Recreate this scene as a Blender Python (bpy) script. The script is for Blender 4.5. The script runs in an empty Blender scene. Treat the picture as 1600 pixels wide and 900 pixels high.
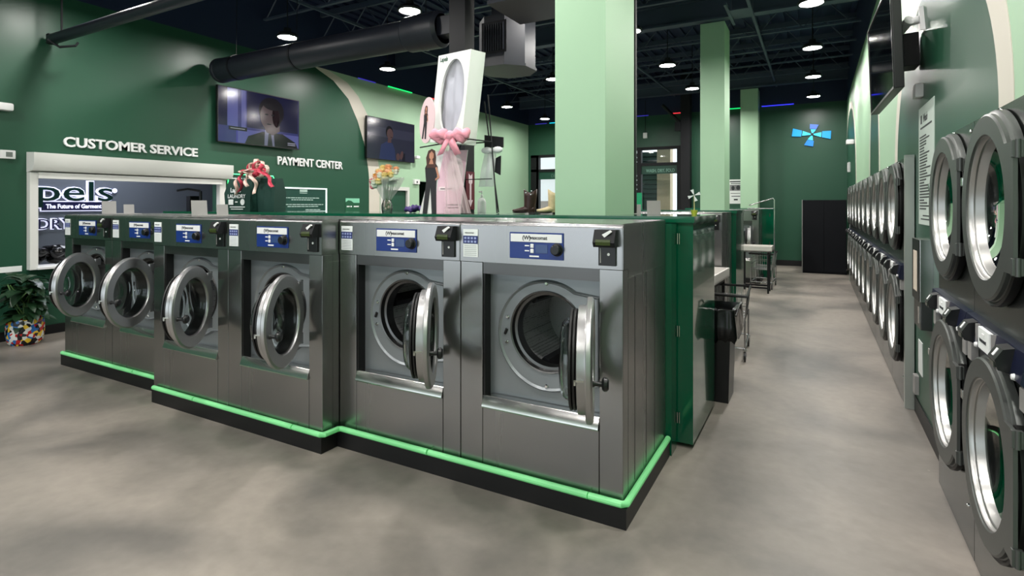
import bpy, bmesh, math, random
from mathutils import Vector, Matrix

random.seed(7)
SC = bpy.context.scene
COL = SC.collection
PI = math.pi
R = math.radians

# ------------------------------------------------------------------ camera, world, exposure
cam_data = bpy.data.cameras.new('camera')
cam_data.sensor_width = 36.0
cam_data.lens = 36.0 * 861.0 / 1600.0
cam_data.shift_y = -130.0 / 1600.0
cam_data.clip_start = 0.05
cam = bpy.data.objects.new('camera', cam_data)
COL.objects.link(cam)
cam.location = (0, 0, 1.57)
cam.rotation_euler = (R(90), 0, math.atan(475.0 / 861.0))
SC.camera = cam

LAMP_POWER = 300.0          # emission strength of each ceiling lamp's diffuser
DAYLIGHT = 2.4
EXPOSURE = 0.0
world = bpy.data.worlds.new('daylight')
SC.world = world
world.use_nodes = True
wn = world.node_tree.nodes['Background']
wn.inputs[0].default_value = (0.86, 0.93, 1.0, 1)
wn.inputs[1].default_value = DAYLIGHT
SC.view_settings.view_transform = 'Standard'
SC.view_settings.look = 'None'
SC.view_settings.exposure = EXPOSURE
SC.view_settings.gamma = 1.0
SC.view_settings.use_curve_mapping = False
try:
    SC.cycles.use_denoising = True
    SC.cycles.max_bounces = 8
    SC.cycles.diffuse_bounces = 4
    SC.cycles.glossy_bounces = 4
    SC.cycles.transmission_bounces = 8
    SC.cycles.caustics_reflective = False
    SC.cycles.caustics_refractive = False
    SC.cycles.sample_clamp_indirect = 4.0
except Exception:
    pass

# ------------------------------------------------------------------ materials
def lin(c):
    out = []
    for v in c:
        v = v / 255.0
        out.append(v / 12.92 if v <= 0.04045 else ((v + 0.055) / 1.055) ** 2.4)
    return (out[0], out[1], out[2], 1.0)

MATS = {}
def mat(name, rgb, rough=0.5, metal=0.0, spec=0.5, coat=0.0, bump=0.0, bump_scale=60.0, var=0.0, var_scale=3.0,
        emit=None, emit_s=0.0, trans=0.0, ior=1.45, alpha=1.0, stretch=None, rvar=0.0):
    if name in MATS:
        return MATS[name]
    m = bpy.data.materials.new(name)
    m.use_nodes = True
    nt = m.node_tree
    b = nt.nodes['Principled BSDF']
    b.inputs['Base Color'].default_value = lin(rgb)
    b.inputs['Roughness'].default_value = rough
    b.inputs['Metallic'].default_value = metal
    b.inputs['Specular IOR Level'].default_value = spec
    b.inputs['Coat Weight'].default_value = coat
    b.inputs['IOR'].default_value = ior
    b.inputs['Transmission Weight'].default_value = trans
    b.inputs['Alpha'].default_value = alpha
    if emit is not None:
        b.inputs['Emission Color'].default_value = lin(emit)
        b.inputs['Emission Strength'].default_value = emit_s
    if bump or var or rvar:
        tc = nt.nodes.new('ShaderNodeTexCoord')
        mp = nt.nodes.new('ShaderNodeMapping')
        if stretch:
            mp.inputs['Scale'].default_value = stretch
        nt.links.new(tc.outputs['Object'], mp.inputs['Vector'])
    if bump:
        n = nt.nodes.new('ShaderNodeTexNoise'); n.inputs['Scale'].default_value = bump_scale
        n.inputs['Detail'].default_value = 3
        bp = nt.nodes.new('ShaderNodeBump'); bp.inputs['Strength'].default_value = bump
        bp.inputs['Distance'].default_value = 0.01
        nt.links.new(mp.outputs[0], n.inputs['Vector'])
        nt.links.new(n.outputs['Fac'], bp.inputs['Height'])
        nt.links.new(bp.outputs[0], b.inputs['Normal'])
    if var or rvar:
        n = nt.nodes.new('ShaderNodeTexNoise'); n.inputs['Scale'].default_value = var_scale
        n.inputs['Detail'].default_value = 5
        nt.links.new(mp.outputs[0], n.inputs['Vector'])
        if var:
            mx = nt.nodes.new('ShaderNodeMix'); mx.data_type = 'RGBA'
            c = lin(rgb)
            mx.inputs[6].default_value = (c[0]*(1-var), c[1]*(1-var), c[2]*(1-var), 1)
            mx.inputs[7].default_value = (min(1, c[0]*(1+var)), min(1, c[1]*(1+var)), min(1, c[2]*(1+var)), 1)
            nt.links.new(n.outputs['Fac'], mx.inputs[0])
            nt.links.new(mx.outputs[2], b.inputs['Base Color'])
        if rvar:
            mr = nt.nodes.new('ShaderNodeMapRange')
            mr.inputs['To Min'].default_value = max(0.03, rough - rvar)
            mr.inputs['To Max'].default_value = rough + rvar
            nt.links.new(n.outputs['Fac'], mr.inputs['Value'])
            nt.links.new(mr.outputs[0], b.inputs['Roughness'])
    MATS[name] = m
    return m

STEEL = mat('brushed steel', (153, 153, 153), 0.27, 1.0, bump=0.008, bump_scale=90, stretch=(1, 1, 0.04), rvar=0.015, var_scale=6)
STEEL_B = mat('bright steel', (205, 205, 202), 0.2, 1.0, bump=0.02, bump_scale=60, stretch=(0.05, 1, 1))
STEEL_DOOR = mat('spun steel', (172, 172, 172), 0.36, 1.0, rvar=0.06, var_scale=12)
CHROME = mat('chrome', (220, 220, 220), 0.08, 1.0)
STEEL_D = mat('dark steel', (98, 98, 98), 0.32, 1.0, rvar=0.05, var_scale=5)
GREYP = mat('grey painted metal', (132, 137, 140), 0.36, 0.5, rvar=0.05, var_scale=4)
SEAL = mat('black rubber', (14, 14, 15), 0.45)
BLACK = mat('black plastic', (16, 17, 19), 0.32)
BLACKM = mat('black matte metal', (20, 21, 24), 0.5, spec=0.3)
NAVY = mat('navy plastic', (13, 18, 44), 0.3)
BLUE = mat('blue panel', (20, 48, 118), 0.35)
WHITE = mat('white plastic', (228, 228, 228), 0.45)
WHITEP = mat('white paint', (214, 214, 210), 0.5, bump=0.02)
PAPER = mat('white paper', (226, 230, 228), 0.7)
INK = mat('dark print', (40, 44, 48), 0.6)
WINK = mat('white print', (235, 235, 235), 0.5)
LCD = mat('green lcd', (44, 56, 22), 0.25, emit=(110, 140, 40), emit_s=0.05)
GREYPL = mat('grey plastic', (150, 148, 146), 0.5)
DGREEN = mat('dark green wall paint', (35, 76, 57), 0.36, spec=0.5, bump=0.015, bump_scale=150)
LGREEN = mat('light green wall paint', (160, 193, 162), 0.5, bump=0.015, bump_scale=150)
BEIGE = mat('beige wall paint', (206, 200, 188), 0.5)
GGREEN = mat('glossy green laminate', (4, 84, 58), 0.12, coat=0.6)
NAVYC = mat('navy black ceiling paint', (30, 40, 66), 0.55, spec=0.35)
DUCTM = mat('black painted duct', (27, 30, 38), 0.42, spec=0.5)
CEILTR = mat('black ceiling steel', (64, 74, 90), 0.45, spec=0.5)
KERB = mat('black kerb paint', (10, 10, 12), 0.45)
def glass_mat(name, rgb, rough=0.02):
    return mat(name, rgb, rough, 0.0, trans=1.0, ior=1.45)
GLASS = glass_mat('clear door glass', (225, 232, 232))

def window_glass():
    m = bpy.data.materials.new('window glass'); m.use_nodes = True
    nt = m.node_tree; nt.nodes.clear()
    o = nt.nodes.new('ShaderNodeOutputMaterial')
    mx = nt.nodes.new('ShaderNodeMixShader'); t = nt.nodes.new('ShaderNodeBsdfTransparent')
    g = nt.nodes.new('ShaderNodeBsdfGlossy'); g.inputs['Roughness'].default_value = 0.02
    f = nt.nodes.new('ShaderNodeFresnel'); f.inputs['IOR'].default_value = 1.45
    t.inputs[0].default_value = (0.93, 0.96, 0.95, 1)
    nt.links.new(f.outputs[0], mx.inputs[0]); nt.links.new(t.outputs[0], mx.inputs[1]); nt.links.new(g.outputs[0], mx.inputs[2])
    nt.links.new(mx.outputs[0], o.inputs[0])
    return m
WGLASS = window_glass()
DGLASS = WGLASS.copy(); DGLASS.name = 'dryer door glass'
for n_ in DGLASS.node_tree.nodes:
    if n_.type == 'BSDF_TRANSPARENT':
        n_.inputs[0].default_value = (0.82, 0.86, 0.85, 1)
WRAP = WGLASS.copy(); WRAP.name = 'clear cellophane'
for n_ in WRAP.node_tree.nodes:
    if n_.type == 'BSDF_TRANSPARENT':
        n_.inputs[0].default_value = (0.9, 0.92, 0.9, 1)
    if n_.type == 'BSDF_GLOSSY':
        n_.inputs['Roughness'].default_value = 0.25

def perforated():
    m = bpy.data.materials.new('perforated drum steel'); m.use_nodes = True
    nt = m.node_tree; b = nt.nodes['Principled BSDF']
    b.inputs['Metallic'].default_value = 0.5; b.inputs['Roughness'].default_value = 0.42
    tc = nt.nodes.new('ShaderNodeTexCoord')
    v = nt.nodes.new('ShaderNodeTexVoronoi'); v.inputs['Scale'].default_value = 75
    v.inputs['Randomness'].default_value = 0.25
    nt.links.new(tc.outputs['Object'], v.inputs['Vector'])
    cr = nt.nodes.new('ShaderNodeValToRGB')
    cr.color_ramp.elements[0].position = 0.22; cr.color_ramp.elements[0].color = (0.01, 0.01, 0.01, 1)
    cr.color_ramp.elements[1].position = 0.34; cr.color_ramp.elements[1].color = (0.42, 0.42, 0.43, 1)
    nt.links.new(v.outputs['Distance'], cr.inputs[0]); nt.links.new(cr.outputs[0], b.inputs['Base Color'])
    return m
PERF = perforated()

def floor_material():
    m = bpy.data.materials.new('polished concrete'); m.use_nodes = True
    nt = m.node_tree; b = nt.nodes['Principled BSDF']
    tc = nt.nodes.new('ShaderNodeTexCoord')
    n1 = nt.nodes.new('ShaderNodeTexNoise'); n1.inputs['Scale'].default_value = 0.9; n1.inputs['Detail'].default_value = 6
    n1.inputs['Distortion'].default_value = 0.6
    n2 = nt.nodes.new('ShaderNodeTexNoise'); n2.inputs['Scale'].default_value = 14; n2.inputs['Detail'].default_value = 8
    cr = nt.nodes.new('ShaderNodeValToRGB')
    e = cr.color_ramp.elements
    e[0].position = 0.3; e[0].color = lin((94, 91, 87)); e[1].position = 0.62; e[1].color = lin((148, 140, 131))
    cr2 = nt.nodes.new('ShaderNodeValToRGB')
    cr2.color_ramp.elements[0].color = (0.8, 0.8, 0.8, 1); cr2.color_ramp.elements[1].color = (1.12, 1.12, 1.12, 1)
    mx = nt.nodes.new('ShaderNodeMix'); mx.data_type = 'RGBA'; mx.blend_type = 'MULTIPLY'; mx.inputs[0].default_value = 1.0
    v = nt.nodes.new('ShaderNodeTexVoronoi'); v.inputs['Scale'].default_value = 2.3
    crv = nt.nodes.new('ShaderNodeValToRGB')
    crv.color_ramp.elements[0].position = 0.012; crv.color_ramp.elements[0].color = (1.5, 1.5, 1.48, 1)
    crv.color_ramp.elements[1].position = 0.02; crv.color_ramp.elements[1].color = (1, 1, 1, 1)
    mx2 = nt.nodes.new('ShaderNodeMix'); mx2.data_type = 'RGBA'; mx2.blend_type = 'MULTIPLY'; mx2.inputs[0].default_value = 1.0
    for n in (n1, n2, v):
        nt.links.new(tc.outputs['Object'], n.inputs['Vector'])
    nt.links.new(n1.outputs['Fac'], cr.inputs[0]); nt.links.new(n2.outputs['Fac'], cr2.inputs[0])
    nt.links.new(cr.outputs[0], mx.inputs[6]); nt.links.new(cr2.outputs[0], mx.inputs[7])
    nt.links.new(v.outputs['Distance'], crv.inputs[0])
    nt.links.new(mx.outputs[2], mx2.inputs[6]); nt.links.new(crv.outputs[0], mx2.inputs[7])
    nt.links.new(mx2.outputs[2], b.inputs['Base Color'])
    mr = nt.nodes.new('ShaderNodeMapRange'); mr.inputs['To Min'].default_value = 0.36; mr.inputs['To Max'].default_value = 0.52
    nt.links.new(n1.outputs['Fac'], mr.inputs['Value']); nt.links.new(mr.outputs[0], b.inputs['Roughness'])
    return m
FLOORM = floor_material()

# ------------------------------------------------------------------ mesh builder
class MB:
    def __init__(self):
        self.bm = bmesh.new(); self.M = Matrix.Identity(4); self.bev = False
    def _v(self, co): return self.bm.verts.new(self.M @ Vector(co))
    def _f(self, vs, m=0):
        try:
            f = self.bm.faces.new(vs); f.material_index = m; return f
        except ValueError:
            return None
    def box(self, x0, x1, y0, y1, z0, z1, m=0, bev=0.0, seg=2):
        v = [self._v((x, y, z)) for z in (z0, z1) for y in (y0, y1) for x in (x0, x1)]
        idx = [(0, 2, 3, 1), (4, 5, 7, 6), (0, 1, 5, 4), (2, 6, 7, 3), (0, 4, 6, 2), (1, 3, 7, 5)]
        fs = [self._f([v[i] for i in q], m) for q in idx]
        if bev > 0:
            self.bev = True
            es = list({e for f in fs for e in f.edges})
            r = bmesh.ops.bevel(self.bm, geom=es, offset=bev, segments=seg, profile=0.5, affect='EDGES')
            for f in r['faces']: f.material_index = m
        return self
    def quad(self, pts, m=0):
        self._f([self._v(p) for p in pts], m); return self
    def prism(self, pts, a, b, plane='xz', m=0):
        def co(p, d):
            return {'xz': (p[0], d, p[1]), 'yz': (d, p[0], p[1]), 'xy': (p[0], p[1], d)}[plane]
        va = [self._v(co(p, a)) for p in pts]; vb = [self._v(co(p, b)) for p in pts]
        self._f(va[::-1], m); self._f(vb, m)
        n = len(pts)
        for i in range(n):
            self._f([va[i], va[(i+1) % n], vb[(i+1) % n], vb[i]], m)
        return self
    def lathe(self, prof, o=(0, 0, 0), axis='y', n=48, m=0, a0=0.0, a1=2*PI):
        full = abs(a1 - a0 - 2*PI) < 1e-6
        rings = []
        cnt = n if full else n + 1
        for k in range(cnt):
            a = a0 + (a1 - a0) * k / n
            ca, sa = math.cos(a), math.sin(a)
            ring = []
            for (r, h) in prof:
                if axis == 'y': p = (o[0] + r*ca, o[1] + h, o[2] + r*sa)
                elif axis == 'z': p = (o[0] + r*ca, o[1] + r*sa, o[2] + h)
                else: p = (o[0] + h, o[1] + r*ca, o[2] + r*sa)
                ring.append(self._v(p))
            rings.append(ring)
        for k in range(n):
            A, B = rings[k], rings[(k+1) % cnt]
            for i in range(len(prof) - 1):
                if prof[i][0] < 1e-6 and prof[i+1][0] < 1e-6: continue
                self._f([A[i], B[i], B[i+1], A[i+1]], m)
        return self
    def cyl(self, p0, p1, r, r2=None, n=16, m=0):
        p0, p1 = Vector(p0), Vector(p1); r2 = r if r2 is None else r2
        d = (p1 - p0).normalized(); u = d.orthogonal().normalized(); w = d.cross(u)
        A, B = [], []
        for k in range(n):
            a = 2*PI*k/n; q = u*math.cos(a) + w*math.sin(a)
            A.append(self._v(p0 + q*r)); B.append(self._v(p1 + q*r2))
        for k in range(n):
            self._f([A[k], A[(k+1) % n], B[(k+1) % n], B[k]], m)
        self._f(A[::-1], m); self._f(B, m)
        return self
    def tube(self, path, r, n=8, m=0, closed=False):
        P = [Vector(p) for p in path]; L = len(P); rings = []
        prev = None
        for i in range(L):
            if closed: d = (P[(i+1) % L] - P[i-1]).normalized()
            else: d = (P[min(i+1, L-1)] - P[max(i-1, 0)]).normalized()
            if prev is None or abs(prev.dot(d)) > 0.99: u = d.orthogonal().normalized()
            else: u = (prev - d*prev.dot(d)).normalized()
            prev = u; w = d.cross(u)
            rr = r[i] if isinstance(r, (list, tuple)) else r
            rings.append([self._v(P[i] + (u*math.cos(2*PI*k/n) + w*math.sin(2*PI*k/n))*rr) for k in range(n)])
        for i in range(L if closed else L-1):
            A, B = rings[i], rings[(i+1) % L]
            for k in range(n): self._f([A[k], A[(k+1) % n], B[(k+1) % n], B[k]], m)
        if not closed:
            self._f(rings[0][::-1], m); self._f(rings[-1], m)
        return self
    def sphere(self, c, r, s=(1, 1, 1), n=16, m=0):
        h = n//2; rows = []
        for i in range(1, h):
            t = PI*i/h
            rows.append([self._v((c[0]+r*s[0]*math.sin(t)*math.cos(2*PI*k/n), c[1]+r*s[1]*math.sin(t)*math.sin(2*PI*k/n), c[2]+r*s[2]*math.cos(t))) for k in range(n)])
        top = self._v((c[0], c[1], c[2]+r*s[2])); bot = self._v((c[0], c[1], c[2]-r*s[2]))
        for k in range(n):
            self._f([top, rows[0][k], rows[0][(k+1) % n]], m)
            self._f([bot, rows[-1][(k+1) % n], rows[-1][k]], m)
            for i in range(len(rows)-1):
                self._f([rows[i][k], rows[i+1][k], rows[i+1][(k+1) % n], rows[i][(k+1) % n]], m)
        return self
    def holed(self, x0, x1, z0, z1, y0, y1, cx, cz, r, n=64, m=0):
        """upright plate (normal y) with a round hole and thickness y0..y1"""
        def edge(a):
            dx, dz = math.cos(a), math.sin(a); t = 1e9
            if dx > 1e-9: t = min(t, (x1-cx)/dx)
            if dx < -1e-9: t = min(t, (x0-cx)/dx)
            if dz > 1e-9: t = min(t, (z1-cz)/dz)
            if dz < -1e-9: t = min(t, (z0-cz)/dz)
            return (cx+dx*t, cz+dz*t)
        angs = [2*PI*k/n for k in range(n)] + [math.atan2(z-cz, x-cx) % (2*PI) for x in (x0, x1) for z in (z0, z1)]
        angs = sorted(set(round(a, 6) for a in angs)); L = len(angs)
        out = [edge(a) for a in angs]; inn = [(cx+r*math.cos(a), cz+r*math.sin(a)) for a in angs]
        rows = []
        for (pts, y) in ((out, y0), (inn, y0), (inn, y1), (out, y1)):
            rows.append([self._v((p[0], y, p[1])) for p in pts])
        for j in range(4):
            A, B = rows[j], rows[(j+1) % 4]
            for k in range(L): self._f([A[k], A[(k+1) % L], B[(k+1) % L], B[k]], m)
        return self
    def build(self, name, mats, parent=None, angle=35, loc=None):
        bm = self.bm
        bmesh.ops.recalc_face_normals(bm, faces=bm.faces[:])
        lim = R(angle)
        for f in bm.faces: f.smooth = True
        for e in bm.edges:
            if len(e.link_faces) == 2:
                try: e.smooth = e.calc_face_angle() < lim
                except Exception: e.smooth = False
        me = bpy.data.meshes.new(name); bm.to_mesh(me); bm.free()
        for mm in (mats if isinstance(mats, (list, tuple)) else [mats]): me.materials.append(mm)
        o = bpy.data.objects.new(name, me); COL.objects.link(o)
        if self.bev:
            wn_ = o.modifiers.new('normals', 'WEIGHTED_NORMAL'); wn_.keep_sharp = True; wn_.weight = 90
        if parent is not None: o.parent = parent
        if loc is not None: o.location = loc
        return o

def tag(o, label, cat, group=None, kind=None):
    if label: o['label'] = label
    if cat: o['category'] = cat
    if group: o['group'] = group
    if kind: o['kind'] = kind
    return o
def empty(name, loc=(0, 0, 0), rz=0.0):
    o = bpy.data.objects.new(name, None); COL.objects.link(o)
    o.location = loc; o.rotation_euler = (0, 0, rz); o.empty_display_size = 0.1
    return o
def struct(o):
    o['kind'] = 'structure'; return o
def copy_tree(o, parent=None):
    c = o.copy(); COL.objects.link(c)
    if parent is not None: c.parent = parent
    for ch in list(o.children): copy_tree(ch, c)
    return c
def bxs(name, m, *boxes, parent=None, bev=0.0):
    b = MB()
    for q in boxes: b.box(*q, bev=bev)
    return b.build(name, m, parent)
_TXT = {}
def text_obj(name, s, size, mtl, M, parent=None, depth=0.002, bold=0.0, align='LEFT', width=None, shear=0.0):
    """flat or raised lettering as a mesh; M places its x (reading) and y (up) axes"""
    cu = bpy.data.curves.new('lettering', 'FONT'); cu.body = s; cu.size = size; cu.extrude = depth; cu.offset = bold
    cu.align_x = align; cu.resolution_u = 3; cu.shear = shear
    t = bpy.data.objects.new('lettering', cu); COL.objects.link(t)
    dg = bpy.context.evaluated_depsgraph_get(); dg.update()
    me = bpy.data.meshes.new_from_object(t.evaluated_get(dg))
    COL.objects.unlink(t); bpy.data.objects.remove(t); bpy.data.curves.remove(cu)
    if width is not None and len(me.vertices):
        xs = [v.co.x for v in me.vertices]; w = max(xs) - min(xs)
        me.transform(Matrix.Diagonal((width / w, 1, 1, 1)))
    me.transform(M)
    me.materials.clear(); me.materials.append(mtl)
    me.name = name
    o = bpy.data.objects.new(name, me); COL.objects.link(o)
    if parent is not None: o.parent = parent
    return o
def frame_M(origin, xdir, ydir):
    x = Vector(xdir).normalized(); y = Vector(ydir).normalized(); z = x.cross(y)
    M = Matrix((x, y, z)).transposed().to_4x4(); M.translation = Vector(origin); return M
# reading directions: on a face that looks towards -y text reads along +x; on the left wall (looks +x) along +y; on the right wall (looks -x) along -y
def M_front(x, y, z): return frame_M((x, y, z), (1, 0, 0), (0, 0, 1))
def M_left(x, y, z): return frame_M((x, y, z), (0, 1, 0), (0, 0, 1))
def M_right(x, y, z): return frame_M((x, y, z), (0, -1, 0), (0, 0, 1))

# ------------------------------------------------------------------ the room shell
XL, XR, YF, YB, ZW, ZD = -8.17, 0.67, 15.9, -3.4, 4.15, 5.25
struct(bxs('floor', FLOORM, (XL-2.6, XR+1.2, YB-.2, YF+.25, -.12, 0)))
def wall_cells(u0, u1, z0, z1, holes):
    us = sorted({u0, u1, *[h[0] for h in holes], *[h[1] for h in holes]})
    zs = sorted({z0, z1, *[h[2] for h in holes], *[h[3] for h in holes]})
    out = []
    for a, b in zip(us, us[1:]):
        for c, d in zip(zs, zs[1:]):
            if not any(h[0]-1e-6 <= a and b <= h[1]+1e-6 and h[2]-1e-6 <= c and d <= h[3]+1e-6 for h in holes):
                out.append((a, b, c, d))
    return out
# left wall with the service hatch, a doorway and an alcove
b = MB()
for (a, c, d, e) in wall_cells(YB, YF, 0, ZW, [(2.975, 5.32, .80, 1.93), (9.02, 9.86, 0, 1.92), (10.29, 11.3, 0, 2.12)]):
    b.box(XL-.15, XL, a, c, d, e)
struct(b.build('wall_left', DGREEN))
# right wall with the two dryer bays
b = MB()
for (a, c, d, e) in wall_cells(YB, YF, 0, ZW, [(2.29, 3.91, 0, 1.945), (5.24, 13.26, 0, 1.945)]):
    b.box(XR, XR+.15, a, c, d, e)
struct(b.build('wall_right', LGREEN))
b = MB()
for (a, c, d, e) in wall_cells(XL-.15, XR+.15, 0, ZW, [(-8.06, -5.5, 0, 3.16), (-5.0, -3.05, 0, 3.24)]):
    b.box(a, c, YF, YF+.15, d, e)
struct(b.build('wall_back', DGREEN))
b = MB()
for (a, c, d, e) in wall_cells(XL-.15, XR+.15, 0, ZW, [(-7.6, -5.0, .3, 3.0), (-4.6, -2.0, .3, 3.0), (-1.5, -.3, 0, 3.0)]):
    b.box(a, c, YB-.15, YB, d, e)
struct(b.build('wall_front', LGREEN))
# black band of wall above the painted height, and roof deck
b = MB()
b.box(XL-.15, XL, YB, YF, ZW, ZD); b.box(XR, XR+.15, YB, YF, ZW, ZD)
b.box(XL-.15, XR+.15, YF, YF+.15, ZW, ZD); b.box(XL-.15, XR+.15, YB-.15, YB, ZW, ZD)
struct(b.build('trim_1', NAVYC))
b = MB(); b.box(XL-.15, XR+.15, YB-.15, YF+.15, ZD, ZD+.12)
x = XL+.1
while x < XR:
    b.box(x, x+.09, YB, YF, ZD-.045, ZD); x += .24
struct(b.build('ceiling', NAVYC))
# walls behind the dryers, closing the bays
struct(bxs('wall_service', NAVYC, (XR+1.0, XR+1.1, 2.0, 13.6, 0, 2.2), (XR+.15, XR+1.0, 2.0, 2.1, 0, 2.2), (XR+.15, XR+1.0, 13.5, 13.6, 0, 2.2), (XR+.15, XR+1.0, 2.1, 13.5, 2.1, 2.2)))
# baseboards
struct(bxs('baseboard_left', KERB, (XL, XL+.015, YB, 9.0, 0, .11), (XL, XL+.015, 9.88, 10.28, 0, .11), (XL, XL+.015, 11.31, YF, 0, .11)))
struct(bxs('baseboard_right', KERB, (XR-.012, XR, 3.95, 5.17, 0, .12), (XR-.012, XR, 13.3, YF, 0, .12), (XR-.012, XR, YB, 2.28, 0, .12)))
struct(bxs('baseboard_back', KERB, (-3.04, XR, YF-.015, YF, 0, .14)))

# painted mural on the left wall: beige sweep and light green field beyond it
inner = [(7.18, ZW), (7.30, 4.10), (7.66, 3.97), (8.05, 3.68), (8.30, 3.28), (8.52, 2.76), (8.61, 2.30), (8.63, 2.12)]
outer = [(7.46, ZW), (7.60, 4.13), (8.02, 4.0), (8.32, 3.78), (8.60, 3.42), (8.82, 2.90), (8.92, 2.40), (8.95, 2.12)]
b = MB()
for i in range(len(inner)-1):
    b.prism([inner[i], outer[i], outer[i+1], inner[i+1]], XL, XL+.003, 'yz')
b.box(XL, XL+.003, 8.63, 8.95, 0, 2.12)
struct(b.build('trim_2', BEIGE))
b = MB()
fld = [(o[0], o[1]) for o in outer]
for i in range(len(fld)-1):
    b.prism([fld[i], (YF, fld[i][1]), (YF, fld[i+1][1]), fld[i+1]], XL, XL+.002, 'yz')
b.box(XL, XL+.002, 8.95, 9.02, 0, 2.12); b.box(XL, XL+.002, 9.02, 9.86, 1.92, 2.12)
b.box(XL, XL+.002, 9.86, 10.29, 0, 2.12); b.box(XL, XL+.002, 11.3, YF, 0, 2.12)
# keep the doorway clear of paint
bm_field = b.build('trim_3', LGREEN); struct(bm_field)
# painted arches on the right wall
def arch(cy, cz, a, bb, z0, name, band=.2, holes=()):
    pts_i, pts_o = [], []
    n = 40
    for k in range(n+1):
        t = PI*k/n
        pts_i.append((cy+a*math.cos(t), cz+bb*math.sin(t)))
        pts_o.append((cy+(a+band)*math.cos(t), cz+(bb+band)*math.sin(t)))
    q = MB()
    for k in range(n):
        q.prism([pts_i[k], pts_o[k], pts_o[k+1], pts_i[k+1]], XR-.003, XR, 'yz', 1)
    q.prism(pts_i, XR-.003, XR, 'yz', 0)
    return q
q = arch(4.62, 1.95, 1.63, 1.12, 0, 'a')
q.box(XR-.003, XR, 3.92, 5.23, 0, 1.95, 0)
struct(q.build('trim_4', [DGREEN, BEIGE]))
q = arch(8.62, 1.95, .62, 1.3, 0, 'b', .1); struct(q.build('trim_5', [DGREEN, BEIGE]))
q = arch(14.4, 1.95, 2.0, 1.75, 0, 'c', .15)
q.box(XR-.003, XR, 13.27, YF, 0, 1.95, 0)
bmq = q
# clip anything past the far wall
for v in list(bmq.bm.verts):
    if v.co.y > YF: v.co.y = YF
struct(bmq.build('trim_6', [DGREEN, BEIGE]))

# square pillars down the room
def pillar(x0, x1, y0, y1, top, name, label):
    o = MB().box(x0, x1, y0, y1, 0, top, 0, .004).build(name, LGREEN)
    struct(o); o['label'] = label; return o
pillar(-1.69, -1.30, 3.72, 4.42, ZD-.05, 'pillar', 'nearest light green square pillar rising through the green cabinet')
pillar(-1.68, -1.30, 9.5, 10.1, 4.56, 'pillar', 'middle light green square pillar in the aisle row')
pillar(-1.72, -1.30, 15.4, 15.9, 4.56, 'pillar', 'furthest light green pillar against the dark green wall')
struct(bxs('pillar_black', BLACKM, (-3.41, -3.21, 4.80, 4.98, 0, ZD-.05)))
struct(bxs('pillar_black', BLACKM, (-3.25, -3.0, 15.45, 15.7, 0, ZD-.05)))
struct(bxs('pillar_black', BLACKM, (-1.335, -1.295, 4.44, 4.48, 1.5, ZD-.05)))

# girders and bar joists
for y in (3.0, 9.45, 15.3):
    b = MB(); b.box(XL, XR, y-.09, y+.09, 4.57, 4.60); b.box(XL, XR, y-.09, y+.09, 4.92, 4.95); b.box(XL, XR, y-.01, y+.01, 4.6, 4.92)
    struct(b.build('beam', CEILTR))
y = -2.4; k = 0
while y < YF:
    if min(abs(y-3.0), abs(y-9.45), abs(y-15.3)) > .25:
        b = MB(); b.box(XL, XR, y-.03, y+.03, 4.68, 4.71); b.box(XL, XR, y-.03, y+.03, 5.1, 5.2)
        x = XL+.05; up = True
        while x < XR-.4:
            b.cyl((x, y, 4.7 if up else 5.12), (x+.36, y, 5.12 if up else 4.7), .011, n=6); x += .36; up = not up
        struct(b.build('ceiling_joist', CEILTR))
    y += 1.22
# bridging and pipe runs
b = MB()
for x in (-6.9, -3.5, -.9):
    b.box(x-.02, x+.02, YB, YF, 4.64, 4.68)
struct(b.build('ceiling_bridging', CEILTR))

# service room behind the hatch and alcove
struct(bxs('wall_office', mat('slate wall paint', (98, 103, 114), .6),
           (-9.75, -9.62, 1.6, 7.2, 0, 3.0), (-9.62, -8.32, 1.6, 1.7, 0, 3.0), (-9.62, -8.32, 7.1, 7.2, 0, 3.0)))
struct(bxs('ceiling_office', WHITEP, (-9.75, -8.32, 1.6, 7.2, 3.0, 3.1)))
struct(bxs('wall_alcove', DGREEN, (-9.6, -9.5, 8.5, 11.8, 0, 2.6), (-9.5, -8.32, 8.5, 8.6, 0, 2.6), (-9.5, -8.32, 11.7, 11.8, 0, 2.6), (-9.6, -8.32, 8.5, 11.8, 2.6, 2.7)))
# green side door with white casing
b = MB(); b.box(-8.27, -8.21, 9.03, 9.84, 0.01, 1.88, 0, .004); d1 = b.build('door_1', DGREEN); struct(d1)
MB().sphere((-8.19, 9.78, 1.0), .028).build('door_handle', CHROME, d1)
struct(bxs('trim_7', WHITEP, (-8.20, -8.145, 9.84, 9.91, 0, 1.97), (-8.20, -8.145, 8.97, 9.84, 1.89, 1.97), (-8.20, -8.145, 8.97, 9.03, 0, 1.89)))

# ------------------------------------------------------------------ ceiling lamps
LAMPM = mat('lamp diffuser', (255, 250, 240), .5, emit=(255, 251, 246), emit_s=LAMP_POWER)
LAMPH = mat('lamp housing', (30, 30, 32), .4)
def make_lamp():
    root = empty('ceiling_lamp')
    b = MB(); b.lathe([(0, .11), (.05, .11), (.06, .05), (.13, .03), (.16, -.01), (.155, -.03), (.135, -.03), (.13, -.012), (0, -.012)], n=32, axis='z')
    b.build('housing', LAMPH, root)
    b = MB(); b.lathe([(0, -.02), (.126, -.02), (.128, -.012)], n=32, axis='z'); b.build('diffuser', LAMPM, root)
    b = MB(); b.cyl((0, 0, .11), (0, 0, ZD-4.1-.045), .008, n=8); b.build('cable', BLACK, root)
    return root
lamp0 = make_lamp(); first = True
rowname = {-0.05: 'the aisle row', -2.34: 'the second row from the dryers', -4.6: 'the third row from the dryers', -6.93: 'the row by the left wall'}
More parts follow.
